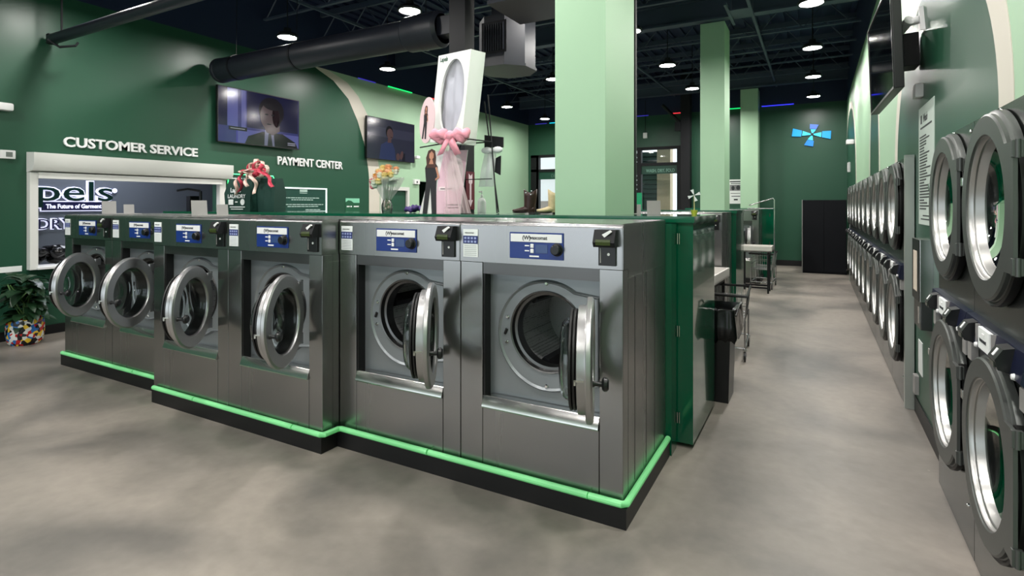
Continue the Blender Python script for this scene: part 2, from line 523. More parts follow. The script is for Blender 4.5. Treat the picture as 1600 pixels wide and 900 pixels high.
ys = [-1.2, 1.05, 3.3, 5.6, 7.8, 10.03, 12.3, 14.55]
pos = ['behind the camera', 'out of view overhead', 'out of view overhead', 'nearest lamp seen', 'second lamp seen', 'third lamp from the far wall', 'second lamp from the far wall', 'lamp nearest the far wall']
for x in rowname:
    for i, y in enumerate(ys):
        if abs(x+4.6) < .1 and y > 13: continue
        l = lamp0 if first else copy_tree(lamp0); first = False
        l.location = (x, y, 4.1)
        tag(l, 'round ceiling lamp, %s in %s' % (pos[i], rowname[x]), 'ceiling lamp', 'round lamps under the black ceiling')

# ------------------------------------------------------------------ washers
def circle_pts(cx, cz, r, a0, a1, n):
    return [(cx+r*math.cos(a0+(a1-a0)*i/n), cz+r*math.sin(a0+(a1-a0)*i/n)) for i in range(n+1)]
def make_washer(w, angle, dep=.87, lid=None, lift=250):
    """front face at y=0 looking to -y, left edge at x=0, feet at z=.1"""
    root = empty('washing_machine')
    cx, cz, rh = w/2+.037, .885, .215
    xl, xr = .147, w-.124
    b = MB()
    prof = [(0, 1.25), (0, 1.452), (.003, 1.461), (.009, 1.469), (.018, 1.474), (.03, 1.476), (dep, 1.476), (dep, 1.25)]
    b.prism(prof, .004, w-.004, 'yz')                      # head
    b.prism([(p[0]+.004, p[1]-.004) if p[1] > 1.3 else (p[0]+.003, p[1]) for p in prof[:-2]] + [(dep-.004, 1.472), (dep-.004, 1.25)], 0, w, 'yz')
    b.box(.001, xl-.001, .004, .09, .10, 1.248, 0, .004); b.box(xr+.001, w-.001, .004, .09, .10, 1.248, 0, .004)
    b.box(xl+.001, xr-.001, .003, .09, .10, .44, 0, .004)
    b.holed(.02, w-.02, .12, 1.24, .158, .164, cx, cz, rh+.004, 48)
    b.box(0, .02, .09, dep, .10, 1.25); b.box(w-.02, w, .09, dep, .10, 1.25)
    b.box(.02, w-.02, dep-.02, dep, .10, 1.25); b.box(.02, w-.02, .09, dep-.02, .10, .12)
    b.build('body', STEEL, root)
    bxs('recess_shade_strip', SEAL, (xl, xl+.012, .012, .155, .50, 1.19), parent=root)  # black strip stands for the shadow inside the recess's left edge
    b = MB(); b.box(xl, xr, .01, .15, 1.185, 1.25); b.build('header_strip', STEEL_D, root)
    b = MB(); b.prism([(-.012, .447), (-.010, .452), (.010, .500), (.014, .503), (.06, .503), (.06, .44), (-.008, .44)], xl+.002, xr-.002, 'yz'); b.build('panel_lip', STEEL_B, root)
    # grey drum front with a round hole
    b = MB(); b.holed(xl, xr, .49, 1.19, .072, .085, cx, cz, rh+.012, 64); b.build('drum_front', GREYP, root)
    # raised surround with a hinge wing on the right
    b = MB()
    ro = .302; ring_in = circle_pts(cx, cz, rh+.006, 0, 2*PI, 64)[:-1]
    out = []
    for k in range(64):
        a = 2*PI*k/64; x, z = cx+ro*math.cos(a), cz-.02+ro*math.sin(a)
        if math.cos(a) > .62 and abs(math.sin(a)) < .78:
            x = xr-.012; z = cz-.02 + (ro*.78)*(math.sin(a)/.78)
        z = max(.515, min(1.175, z)); out.append((x, z))
    sc = lambda f: [(cx+(p[0]-cx)*f, cz+(p[1]-cz)*f) for p in out]
    rows = [[b._v((p[0], y, p[1])) for p in pts] for pts, y in ((out, .073), (sc(.985), .058), (sc(.965), .052), (sc(.945), .058), (sc(.93), .062), (ring_in, .064), (ring_in, .1))]
    for A, B in zip(rows, rows[1:]):
        for k in range(64): b._f([A[k], A[(k+1) % 64], B[(k+1) % 64], B[k]])
    b.build('door_surround', GREYP, root)
    b = MB(); b.lathe([(rh+.008, .064), (rh+.004, .054), (rh-.004, .058), (rh-.006, .09), (rh-.02, .095), (rh-.02, .16)], (cx, 0, cz), 'y', 64); b.build('rim', STEEL_D, root)
    b = MB(); b.lathe([(rh-.018, .16), (rh+.03, .165), (rh+.03, .62), (.0, .62)], (cx, 0, cz), 'y', 48); b.build('drum', PERF, root)
    for k in range(3):
        a = R(lift + 120*k)
        u = Vector((math.cos(a), 0, math.sin(a))); t = Vector((-math.sin(a), 0, math.cos(a)))
        c0 = Vector((cx, 0, cz)) + u*(rh+.028)
        pts = [c0 - t*.045, c0 + t*.045, c0 - u*.06 + t*.016, c0 - u*.06 - t*.016]
        q = MB(); va = [q._v((p.x, .18, p.z)) for p in pts]; vb = [q._v((p.x, .61, p.z)) for p in pts]
        q._f(va); q._f(vb)
        for i in range(4): q._f([va[i], va[(i+1) % 4], vb[(i+1) % 4], vb[i]])
        q.build('drum_lifter', BLACK, root)
    for dx, dz in ((0, .262), (-.24, .06), (-.245, -.08), (0, -.29), ):
        q = MB(); q.lathe([(0, -.008), (.007, -.008), (.011, -.003), (.011, 0)], (cx+dx, .062, cz+dz), 'y', 14); q.build('bolt', CHROME, root)
    q = MB(); q.tube([(cx-.255, .058, cz-.035), (cx-.243, .058, cz-.005)], .008, 8); q.build('latch_slot', SEAL, root)
    # display panel
    dx0 = w*.34
    p = MB().box(dx0, dx0+.318, -.006, .004, 1.282, 1.423, 0, .003).build('display_panel', BLUE, root)
    q = MB(); q.box(dx0+.008, dx0+.310, -.009, -.005, 1.372, 1.415, 0, .0015); q.build('header_plate', WHITE, p)
    text_obj('lettering', 'wascomat', .026, INK, M_front(dx0+.122, -.0095, 1.387), p, .0004, .0007)
    text_obj('emblem', '(W)', .03, INK, M_front(dx0+.08, -.0095, 1.385), p, .0004, .0008)
    for z in (1.352, 1.325):
        MB().box(dx0+.128, dx0+.148, -.011, -.005, z-.011, z+.011, 0, .003).build('button', WHITE, p)
        MB().box(dx0+.094, dx0+.12, -.0075, -.005, z-.003, z+.003).build('button_caption', WINK, p)
    MB().box(dx0+.158, dx0+.228, -.008, -.005, 1.315, 1.360).build('screen', mat('blue grey lcd', (52, 74, 120), .25), p)
    q = MB(); q.lathe([(0, -.034), (.022, -.034), (.026, -.03), (.029, -.006), (.034, -.004), (.034, 0)], (dx0+.283, -.006, 1.336), 'y', 28); q.build('dial', BLACK, p)
    MB().box(dx0+.122, dx0+.178, -.0075, -.005, 1.293, 1.301).build('model_caption', WINK, p)
    # instruction sticker
    s_ = MB().box(.022, .120, -.003, .002, 1.276, 1.432).build('instruction_label', PAPER, root)
    MB().box(.022, .120, -.0042, -.003, 1.350, 1.395).build('blue_band', mat('sticker blue', (30, 42, 100), .5), s_)
    text_obj('label_heading', 'wascomat', .015, INK, M_front(.034, -.0042, 1.408), s_, .0003)
    q = MB()
    for i in range(4):
        for j in range(2): q.box(.030+.022*i, .044+.022*i, -.005, -.0042, 1.356+.020*j, 1.368+.020*j)
    q.build('band_icons', mat('pale blue print', (150, 160, 200), .6), s_)
    q = MB()
    for i in range(6): q.box(.03, .112, -.0038, -.003, 1.284+.0105*i, 1.2865+.0105*i)
    q.build('label_text', mat('grey print', (150, 152, 156), .6), s_)
    # card reader
    c0 = w-.135
    p = MB().box(c0+.012, c0+.102, -.012, .004, 1.268, 1.405, 0, .003).build('card_reader', BLACK, root)
    q = MB(); q.prism([(0, 1.447), (-.035, 1.447), (-.062, 1.385), (-.05, 1.362), (0, 1.362)], c0, c0+.110, 'yz'); q.build('reader_hood', BLACKM, p)
    q = MB(); q.prism([(-.0585, 1.400), (-.0640, 1.388), (-.0600, 1.372), (-.0500, 1.372)], c0+.015, c0+.090, 'yz'); q.build('reader_screen', LCD, p)
    q = MB(); q.prism([(c0+.045, 1.424), (c0+.085, 1.446), (c0+.094, 1.438), (c0+.066, 1.416), (c0+.058, 1.41)], -.052, -.040, 'xz'); q.build('arrow_mark', WHITE, p)
    q = MB(); q.lathe([(0, -.003), (.007, -.003), (.007, 0)], (c0+.066, -.012, 1.325), 'y', 12); q.build('indicator', WHITE, p)
    MB().box(c0+.022, c0+.027, -.0145, -.011, 1.282, 1.355).build('card_slot', GREYPL, p)
    # door
    H = .285
    b = MB(); b.lathe([(.192, .0), (.192, -.012), (.198, -.020), (.264, -.020), (.274, -.012), (.275, -.009), (.275, .006), (.272, .010), (.240, .010), (.238, .014), (.237, .046), (.215, .050), (.205, .03), (.192, .0)], (-H, 0, 0), 'y', 72)
    b.box(-.06, .006, -.004, .012, -.20, -.14, 0, .003); b.box(-.06, .006, -.004, .012, .14, .20, 0, .003)
    d = b.build('door', STEEL_DOOR, root, angle=28)
    d.location = (w-.155, -.022, cz-.005); d.rotation_euler = (0, 0, R(angle))
    b = MB(); b.lathe([(.214, .052), (.222, .056), (.222, .064), (.214, .068), (.222, .072), (.222, .08), (.21, .084), (.196, .08), (.194, -.002), (.190, -.004), (.188, .06)], (-H, 0, 0), 'y', 64); b.build('door_seal', SEAL, d)
    b = MB(); b.lathe([(.0, .128), (.09, .130), (.10, .125), (.125, .127), (.135, .120), (.158, .121), (.170, .112), (.180, .100), (.183, .075), (.189, .060), (.192, .0), (.188, .0), (.184, .058), (.178, .073), (.174, .096), (.165, .106), (.152, .114), (.10, .119), (0, .122)], (-H, 0, 0), 'y', 64); b.build('door_glass', GLASS, d, angle=50)
    b = MB(); b.lathe([(0, -.085), (.02, -.085), (.027, -.078), (.029, -.066), (.022, -.058), (.011, -.056), (.010, -.03), (.015, -.02)], (-.505, 0, -.04), 'y', 24); b.build('door_knob', BLACK, d)
    b = MB(); b.box(-.53, -.522, .014, .055, -.03, -.022); b.box(-.53, -.522, .048, .056, -.045, -.022); b.build('door_latch', STEEL_B, d)
    for z in (-.17, .17):
        b = MB(); b.cyl((.006, .006, z-.035), (.006, .006, z+.035), .009, n=14); b.build('hinge', STEEL_D, d)
    if lid is not None:
        b = MB(); b.box(-.06, .06, -.003, .003, 0, .135, 0, .002); o = b.build('dispenser_lid', GREYPL, root)
        o.location = (lid[0], lid[1], 1.476); o.rotation_euler = (R(-14), 0, R(lid[2]))
        b = MB(); b.box(-.045, .045, -.003, .003, 0, .10, 0, .002); o = b.build('dispenser_lid', GREYPL, root)
        o.location = (lid[0]+.13, lid[1]+.12, 1.476); o.rotation_euler = (R(-14), 0, R(lid[2]))
        MB().box(lid[0]-.07, lid[0]+.22, lid[1]-.02, lid[1]+.2, 1.474, 1.482, 0, .003).build('dispenser_tray', GREYPL, root)
    # side seams
    MB().box(w-.0005, w+.002, .06, dep-.05, 1.20, 1.203).build('side_seam', STEEL_B, root)
    for y in (.20, .42, .60): MB().box(w-.0005, w+.0015, y, y+.004, .14, 1.2).build('side_rib', STEEL_D, root)
    return root
GW = 'steel washing machines with open doors, front row'
ws = [(-6.475, 2.62, .885, 123, (.20, .30, 70), 'steel washing machine at the far left end of the front row, door open'),
      (-5.585, 2.62, .885, 117, None, 'steel washing machine second from the left end, partly behind its forward neighbour'),
      (-4.655, 2.48, .955, 123, (.10, .32, 70), 'steel washing machine set forward, third from left, grey lids raised on top'),
      (-3.700, 2.48, .955, 118, None, 'steel washing machine at the inner corner where the row steps back, fourth from left'),
      (-2.740, 2.62, .955, 121, None, 'steel washing machine second from the right end, dark lifter bar across its drum'),
      (-1.783, 2.62, .957, 109, None, 'nearest and largest-looking steel washing machine, at the right end of the front row')]
for (x, y, w, a, lid, lab) in ws:
    t = make_washer(w, a, lid=lid, lift=168 if a == 121 else 252); t.location = (x, y, 0); tag(t, lab, 'washing machine', GW)
for i, x in enumerate((-.83, -1.90)):
    t = make_washer(.957, 0, lid=(.45, .45, 200)); t.location = (x, 5.42, 0); t.rotation_euler = (0, 0, PI)
    tag(t, ['steel washing machine back to back behind the green cabinet, aisle end', 'steel washing machine behind the green cabinet, second from the aisle'][i], 'washing machine', 'back row washing machines')
for (yf, xr, n) in ((6.95, -.98, 2), (12.0, -1.0, 1)):
    for i in range(n):
        t = make_washer(.957, 0 if yf < 10 else 95); t.location = (xr-.957*(i+1)-.003*i, yf, 0)
        tag(t, 'steel washing machine in the %s island, %s' % ('middle' if yf < 10 else 'far', ['aisle end beside the folding table', 'second from the aisle'][i]), 'washing machine', 'washing machines in the islands behind')

# plinths, led rope and green cabinets
def plinth(outline, name, label):
    o = MB().prism(outline, 0, .10, 'xy').build('plinth', KERB)
    o['label'] = label; return struct(o)
plinth([(-.80, 2.588), (-2.725, 2.588), (-2.725, 2.455), (-4.63, 2.455), (-4.63, 2.60), (-6.50, 2.60), (-6.50, 3.49), (-.80, 3.49)], 'p', 'black stepped plinth under the front row of washing machines')
plinth([(-.80, 4.53), (-2.9, 4.53), (-2.9, 5.44), (-.80, 5.44)], 'p', 'black plinth behind the green cabinet')
plinth([(-.95, 6.92), (-2.95, 6.92), (-2.95, 7.83), (-.95, 7.83)], 'p', 'black plinth of the middle island')
plinth([(-.97, 11.97), (-2.0, 11.97), (-2.0, 12.87), (-.97, 12.87)], 'p', 'black plinth of the far island')
ROPE = mat('glowing green rope', (140, 225, 155), .4, emit=(70, 215, 110), emit_s=.12)
segs = [[(-6.49, 2.607), (-5.2, 2.607)], [(-5.19, 2.607), (-4.645, 2.607)], [(-4.62, 2.463), (-4.08, 2.463)], [(-4.07, 2.463), (-3.0, 2.463)],
        [(-2.99, 2.463), (-2.74, 2.463), (-2.722, 2.48), (-2.715, 2.58), (-2.70, 2.597), (-2.0, 2.597)], [(-1.99, 2.597), (-1.0, 2.597)],
        [(-.995, 2.597), (-.825, 2.597), (-.806, 2.615), (-.806, 3.47)]]
rope = empty('led_rope', (-3.6, 2.5, .1)); tag(rope, 'glowing green led rope lying along the black plinth edge', 'led rope light')
for s_ in segs:
    MB().tube([(p[0]+3.6, p[1]-2.5, .0165) for p in s_], .0175, 10).build('rope_segment', ROPE, rope)

def cabinet(x0, x1, y0, y1, hole, label):
    root = empty('green_cabinet', ((x0+x1)/2, (y0+y1)/2, 0)); ox, oy = (x0+x1)/2, (y0+y1)/2
    def rects(m):
        xa, xb, ya, yb = x0-m, x1+m, y0-m*2, y1+m
        if not hole: return [(xa, xb, ya, yb)]
        hx0, hx1, hy0, hy1 = hole
        return [(xa, hx0, ya, yb), (hx1, xb, ya, yb), (hx0, hx1, ya, hy0), (hx0, hx1, hy1, yb)]
    b = MB()
    for (a, c, d, e) in rects(0): b.box(a-ox, c-ox, d-oy, e-oy, .03, 1.455)
    b.build('carcass', GGREEN, root)
    b = MB()
    for (a, c, d, e) in rects(.012): b.box(a-ox, c-ox, d-oy, e-oy, 1.455, 1.495)
    b.build('top', GGREEN, root)
    for z in (1.35, .75, .19):
        b = MB(); b.cyl((x1-.098-ox, y0-.004-oy, z-.035), (x1-.098-ox, y0-.004-oy, z+.035), .004, n=8); b.cyl((x1-.086-ox, y0-.004-oy, z-.035), (x1-.086-ox, y0-.004-oy, z+.035), .004, n=8)
        b.build('hinge', STEEL_B, root)
    tag(root, label, 'cabinet', 'green cabinets between the washer rows'); return root
cabinet(-6.6, -.69, 3.655, 4.50, (-1.70, -1.29, 3.71, 4.43), 'long glossy green cabinet behind the front washers, holding the displays')
cabinet(-3.4, -.93, 7.86, 8.72, None, 'glossy green cabinet behind the middle island beyond the trash bin')
cabinet(-2.6, -.77, 12.93, 13.8, None, 'glossy green cabinet at the far island behind the second folding table')
struct(bxs('trim_8', GGREEN, (-6.6, -.79, 3.495, 3.63, .0, 1.45)))

# ------------------------------------------------------------------ dryers
DPANEL = mat('dark dryer panel', (74, 78, 76), .22, .8, rvar=.04, var_scale=2)
DRING = mat('dryer door ring', (84, 87, 85), .4, .5)
THROAT = mat('polished dryer throat', (172, 172, 170), .34, .95, bump=.04, bump_scale=8)
def make_dryer():
    """two stacked drums, front face at y=0 looking to -y, x 0..0.8"""
    root = empty('dryer_stack'); w = .798
    b = MB(); b.box(0.002, w, .02, .95, .0, .02); b.box(.002, .02, .02, .95, .02, 1.92); b.box(w-.018, w, .02, .95, .02, 1.92); b.box(.002, w, .02, .95, 1.92, 1.938)
    b.build('casing', STEEL_D, root)
    for j, cz in enumerate((.63, 1.56)):
        cx = .40; r = .282
        z0, z1 = ((.0, .985), (1.10, 1.938))[j]
        b = MB(); b.holed(.002, w, z0, z1, 0, .018, cx, cz, r+.006, 64); b.build('front_panel', DPANEL, root)
        b = MB(); b.lathe([(r+.006, 0), (r, .005), (r-.0, .14), (r+.01, .16), (r+.01, .17)], (cx, 0, cz), 'y', 64); b.build('opening_ring', STEEL_D, root)
        b = MB(); b.lathe([(r+.01, .17), (.36, .18), (.36, .78), (0, .78)], (cx, 0, cz), 'y', 56); b.build('drum', PERF, root)
        # door: closed, hinge wing on the camera side
        ox, oz = cx, cz
        b = MB()
        b.lathe([(.272, -.012), (.272, -.046), (.276, -.052), (.345, -.052), (.352, -.046), (.352, -.034), (.356, -.030), (.364, -.026), (.366, -.018), (.366, -.004), (.30, -.003), (.272, -.012)], (0, 0, 0), 'y', 72)
        d = b.build('door', DRING, root, angle=30); d.location = (ox, -.002, oz)
        b = MB(); b.lathe([(.367, -.004), (.372, -.012), (.372, -.030), (.366, -.036), (.354, -.030)], (0, 0, 0), 'y', 72, a0=R(200), a1=R(395)); b.build('door_gasket', SEAL, d)
        b = MB(); b.prism([(.285, -.215), (.384, -.215), (.384, .215), (.285, .215), (.30, .10), (.305, 0), (.30, -.10)], -.056, -.044, 'xz'); b.build('hinge_plate', DRING, d)
        for z in (-.19, .19):
            b = MB(); b.cyl((.388, -.045, z-.03), (.388, -.045, z+.03), .008, n=12); b.box(.37, .39, -.06, -.03, z-.028, z+.028, 0, .002); b.build('hinge', DRING, d)
        b = MB(); b.lathe([(0, .072), (.12, .066), (.20, .046), (.236, .020), (.250, .006)], (0, 0, 0), 'y', 56); b.build('door_glass', DGLASS, d, angle=60)
        b = MB(); b.lathe([(.272, -.047), (.268, -.044), (.267, -.030), (.265, -.027), (.260, -.026), (.257, -.023), (.252, .006), (.246, .011), (.249, .016), (.257, .010), (.272, -.01)], (0, 0, 0), 'y', 72); b.build('throat', THROAT, d, angle=30)
        b = MB(); b.box(-.385, -.35, -.05, -.02, .09, .13, 0, .004); b.build('door_catch', STEEL_B, d)
    for (x, z) in ((.06, 1.90), (.40, 1.925), (.74, 1.90), (.1, .2), (.7, .2)):
        q = MB(); q.lathe([(0, -.006), (.006, -.006), (.009, -.001), (.009, 0)], (x, 0, z), 'y', 10); q.build('screw', CHROME, root)
    # control rail
    b = MB(); b.prism([(0, .985), (-.030, .985), (-.044, 1.0), (-.028, 1.095), (0, 1.10)], .002, w, 'yz'); rail = b.build('control_rail', NAVY, root)
    b = MB(); b.box(.28, .44, -.0445, -.030, 1.003, 1.088, 0, .003); pl = b.build('label_plate', PAPER, rail)
    text_obj('lettering', 'wascomat', .024, INK, M_front(.305, -.0455, 1.035), pl, .0004, .0006)
    b = MB(); b.box(.345, .375, -.047, -.044, 1.062, 1.070); b.build('start_button', WHITE, pl)
    for x in (.24, .465): MB().box(x, x+.006, -.0445, -.030, .998, 1.09).build('trim_line', GREYPL, rail)
    for x in (.12, .60):
        b = MB(); b.prism([(-.028, 1.09), (-.060, 1.082), (-.082, 1.045), (-.074, 1.012), (-.03, 1.0)], x, x+.085, 'yz'); cr = b.build('card_reader', BLACK, rail)
        b = MB(); b.prism([(-.064, 1.0785), (-.079, 1.054), (-.075, 1.052), (-.060, 1.0765)], x+.03, x+.05, 'yz'); b.build('arrow_mark', WHITE, cr)
        b = MB(); b.box(x+.015, x+.07, -.0815, -.07, 1.018, 1.036); b.build('reader_screen', mat('dull lcd', (50, 56, 50), .2), cr)
        b = MB(); b.lathe([(0, -.012), (.009, -.010), (.012, 0)], (x+.13, -.04, 1.006), 'y', 10); b.build('indicator', WHITE, rail)
    for x in (.02, .72):
        b = MB(); b.box(x, x+.06, -.028, 0, .90, .975, 0, .004); b.build('lint_handle', GREYPL, root)
    return root
dry0 = make_dryer()
spots = [(3.905, 'dryer stack in the near pair, further one, beside the steel kiosk box'), (3.103, 'nearest dryer stack, cut by the right edge of the photograph')]
rank = ['nearest the steel end post', 'second from the steel end post', 'third from the steel end post', 'fourth from the steel end post', 'fifth from the steel end post',
        'fifth from the black cabinet end', 'fourth from the black cabinet end', 'third from the black cabinet end', 'second from the black cabinet end', 'nearest the black cabinet']
for k in range(10): spots.append((5.25+.8*(k+1), 'dryer stack in the long far bank, ' + rank[k]))
for i, (y, lab) in enumerate(spots):
    t = dry0 if i == 0 else copy_tree(dry0)
    t.location = (.61, y, 0); t.rotation_euler = (0, 0, -PI/2)
    tag(t, lab, 'dryer', 'near pair of dryer stacks' if i < 2 else 'long bank of dryer stacks along the right wall')
struct(bxs('trim_9', mat('pale steel post', (176, 182, 176), .35, .6), (.600, .66, 5.185, 5.238, 0, 1.955), (.60, .66, 13.262, 13.30, 0, 1.95)))

# ------------------------------------------------------------------ left wall fittings
def shapes(name, mats, items, M, parent=None):
    """flat picture layers: items = (material index, polygon, layer)"""
    b = MB(); b.M = M
    for (mi, pts, lay) in items:
        z = .0006*lay
        va = [b._v((p[0], p[1], z)) for p in pts]; b._f(va, mi)
    bm = b.bm
    me = bpy.data.meshes.new(name)
    for f in bm.faces: f.normal_update()
    bm.to_mesh(me); bm.free()
    for mm in mats: me.materials.append(mm)
    o = bpy.data.objects.new(name, me); COL.objects.link(o)
    if parent is not None: o.parent = parent
    return o
def ell(cx, cy, rx, ry, n=24, rot=0.0):
    out = []
    for k in range(n):
        x, y = rx*math.cos(2*PI*k/n), ry*math.sin(2*PI*k/n)
        out.append((cx+x*math.cos(rot)-y*math.sin(rot), cy+x*math.sin(rot)+y*math.cos(rot)))
    return out
def rect(x0, y0, x1, y1): return [(x0, y0), (x1, y0), (x1, y1), (x0, y1)]

# service hatch shutter
hatch = empty('roller_shutter', (XL, 4.17, .8)); tag(hatch, 'white roller shutter box and frame around the customer service hatch', 'shutter')
Y0 = 4.17; Z0 = .8
b = MB(); b.prism([(.0, 1.955-Z0), (.16, 1.975-Z0), (.20, 2.05-Z0), (.20, 2.185-Z0), (0, 2.195-Z0)], 2.93-Y0, 5.44-Y0, 'xz')
b.build('shutter_box', WHITEP, hatch)
b = MB(); b.box(0, .13, 3.0-Y0, 5.30-Y0, 1.885-Z0, 1.955-Z0); b.build('head_rail', WHITEP, hatch)
for (a, c) in ((2.93, 3.012), (5.285, 5.385)):
    b = MB(); b.box(0.001, .09, a-Y0, c-Y0, 0.0, 1.955-Z0, 0, .004); b.build('guide_rail', WHITEP, hatch)
b = MB(); b.box(-.12, .14, 2.99-Y0, 5.30-Y0, .002, 0.03, 0, .004); b.build('sill', WHITE, hatch)
# lettering over the hatch
def wall_letters(s, y, z, size, width, label, gap=.0, lift=.002):
    root = empty('sign_lettering', (XL+lift, y, z)); tag(root, label, 'sign')
    cu_w = []
    # place each letter on its own, spaced as a whole word set
    tot = text_obj('tmp', s, size, WHITE, Matrix.Identity(4), None, .0, .004)
    xs = [v.co.x for v in tot.data.vertices]; W = max(xs)-min(xs); m = tot.data; bpy.data.objects.remove(tot); bpy.data.meshes.remove(m)
    k = width/W
    adv = 0
    for i, ch in enumerate(s):
        if ch == ' ': continue
        pre = text_obj('tmp', s[:i+1], size, WHITE, Matrix.Identity(4), None, .0, .004)
        xr = max(v.co.x for v in pre.data.vertices); me_ = pre.data; bpy.data.objects.remove(pre); bpy.data.meshes.remove(me_)
        o = text_obj('letter', ch, size, WHITE, Matrix.Identity(4), None, .012, .004)
        xm = max(v.co.x for v in o.data.vertices)
        o.data.transform(Matrix.Translation((xr-xm, 0, .012)))
        o.data.transform(Matrix.Diagonal((k, 1, 1, 1)))
        o.data.transform(frame_M((0, 0, 0), (0, 1, 0), (0, 0, 1)))
        o.parent = root
    return root
wall_letters('CUSTOMER SERVICE', 3.285, 2.297, .17, 1.69, 'raised white capitals CUSTOMER SERVICE on the dark green wall')
wall_letters('PAYMENT CENTER', 6.38, 2.272, .200, 1.49, 'raised white capitals PAYMENT CENTER below the larger television')

# office sign seen through the hatch
SG = mat('dark green acrylic', (8, 42, 38), .3)
HALO = mat('backlit white acrylic', (235, 235, 255), .4, emit=(225, 225, 255), emit_s=1.0)
PURP = mat('indigo acrylic', (24, 22, 70), .4)
sg = empty('logo_sign', (-9.62, 4.0, 1.6)); tag(sg, 'backlit logo lettering on the slate wall inside the hatch', 'sign')
def ltxt(nm, s, size, y, z, mt, off, d, x, width=None):
    return text_obj(nm, s, size, mt, M_left(x, y, z), None, d, off, width=width)
for (mt, off, x) in ((HALO, .016, .010), (SG, .002, .03)):
    o = text_obj('letters', 'Lapels', .42, mt, frame_M((x, -1.015, .03), (0, 1, 0), (0, 0, 1)), sg, .008, off)
    bx = [v.co.y for v in o.data.vertices]; w_ = max(bx)-min(bx); r0 = max(bx)
    o.data.transform(Matrix.Translation((0, -r0, 0))); o.data.transform(Matrix.Diagonal((1, 1.52/w_, 1, 1))); o.data.transform(Matrix.Translation((0, .51+off*.5, 0)))
q = MB(); q.lathe([(0, .01), (.035, .01), (.035, 0)], (0.01, .545, .19), 'x', 20); q.build('registered_mark', HALO, sg)
b = MB(); b.box(.005, .02, -.405, .56, -.125, .025, 0, .006); b.build('tagline_halo', HALO, sg)
b = MB(); b.box(.018, .03, -.39, .545, -.112, .012, 0, .005); b.build('tagline_bar', PURP, sg)
text_obj('tagline', 'The Future of Garment Care', .085, HALO, frame_M((.032, -.34, -.08), (0, 1, 0), (0, 0, 1)), sg, .002, .0025, width=.86)
for (mt, off, x) in ((HALO, .010, .010), (PURP, .0, .03)):
    text_obj('letters', 'DRY CLEANING', .21, mt, frame_M((x, -.44-off*.5, -.375), (0, 1, 0), (0, 0, 1)), sg, .006, off)
# office contents
b = MB(); b.box(-9.2, -8.34, 2.6, 5.9, .70, .76, 0, .004); b.box(-9.1, -8.4, 2.7, 5.8, 0, .70); o = b.build('service_counter', WHITE); tag(o, 'white counter inside the customer service hatch', 'counter')
b = MB()
for i in range(26):
    b.sphere((random.uniform(-8.95, -8.45), random.uniform(3.15, 3.85), .855+random.uniform(0, .15)), random.uniform(.06, .10), (1, 1, .8), 10)
for v in b.bm.verts: v.co += Vector((random.uniform(-.012, .012), random.uniform(-.012, .012), random.uniform(-.01, .01)))
o = b.build('garment_heap', mat('black glossy fabric', (14, 14, 16), .25), angle=60); tag(o, 'heap of glossy black bags on the counter behind the hatch', 'bags')
arm = empty('monitor_arm', (-8.6, 5.3, .76)); tag(arm, 'black jointed arm standing at the right end of the hatch', 'monitor arm')
b = MB(); b.cyl((0, 0, 0), (0, 0, 1.03), .022); b.lathe([(0, 0), (.09, 0), (.09, .015), (0, .015)], axis='z'); b.build('post', BLACK, arm)
b = MB(); b.tube([(0, 0, 1.03), (-.1, -.15, 1.06), (-.12, -.3, 1.03)], .018); b.build('boom', BLACK, arm)
b = MB(); b.box(-.22, -.12, -.1, .10, .70, .95, 0, .006); b.build('screen_back', BLACK, arm)
# unseen ceiling panel added to brighten the office wall

of = empty('office_fill_light', (-9.0, 4.2, 3.0)); tag(of, 'unseen square light panel added on the service office ceiling', 'ceiling lamp')
b = MB(); b.box(-.32, .32, -.62, .62, -.04, 0, 0, .004); b.build('frame', WHITE, of)
b = MB(); b.box(-.29, .29, -.59, .59, -.046, -.041); b.build('diffuser', mat('office fill panel', (255, 255, 250), .5, emit=(240, 245, 255), emit_s=20.0), of)

# televisions
def tv(name, M, w, h, label, pic, mats, tilt=0, depth=.05):
    root = empty(name); root.matrix_world = M
    tag(root, label, 'television')
    b = MB(); b.box(-w/2, w/2, -h/2, h/2, -depth, -.004, 0, .006); b.build('housing', BLACK, root)
    b = MB()
    for q in ((-w/2, w/2, h/2-.012, h/2), (-w/2, w/2, -h/2, -h/2+.016), (-w/2, -w/2+.01, -h/2, h/2), (w/2-.01, w/2, -h/2, h/2)):
        b.box(q[0], q[1], q[2], q[3], -.004, .002)
    b.build('bezel', BLACK, root)
    o = shapes('screen', mats, pic, Matrix.Translation((0, 0, -.003)), root)
    b = MB(); b.box(-.2, .2, -.15, .15, -depth-.045, -depth, 0, .004); b.build('wall_bracket', BLACKM, root)
    return root
def scr(name, rgb, s=.62, rough=.12):
    return mat(name, (8, 8, 12), rough, emit=rgb, emit_s=s)
w, h = 1.53, .88
P1 = [scr('tv indigo', (52, 56, 120)), scr('tv pale indigo', (96, 100, 168)), scr('tv dark navy', (24, 26, 60)), scr('tv suit', (18, 22, 24)),
      scr('tv skin', (84, 68, 70)), scr('tv hair', (24, 20, 24)), scr('tv shirt', (120, 122, 150)), scr('tv tie', (40, 46, 44)), scr('tv caption', (14, 16, 22)), scr('tv text', (170, 170, 190))]
hx, hy = w/2-.01, h/2-.012
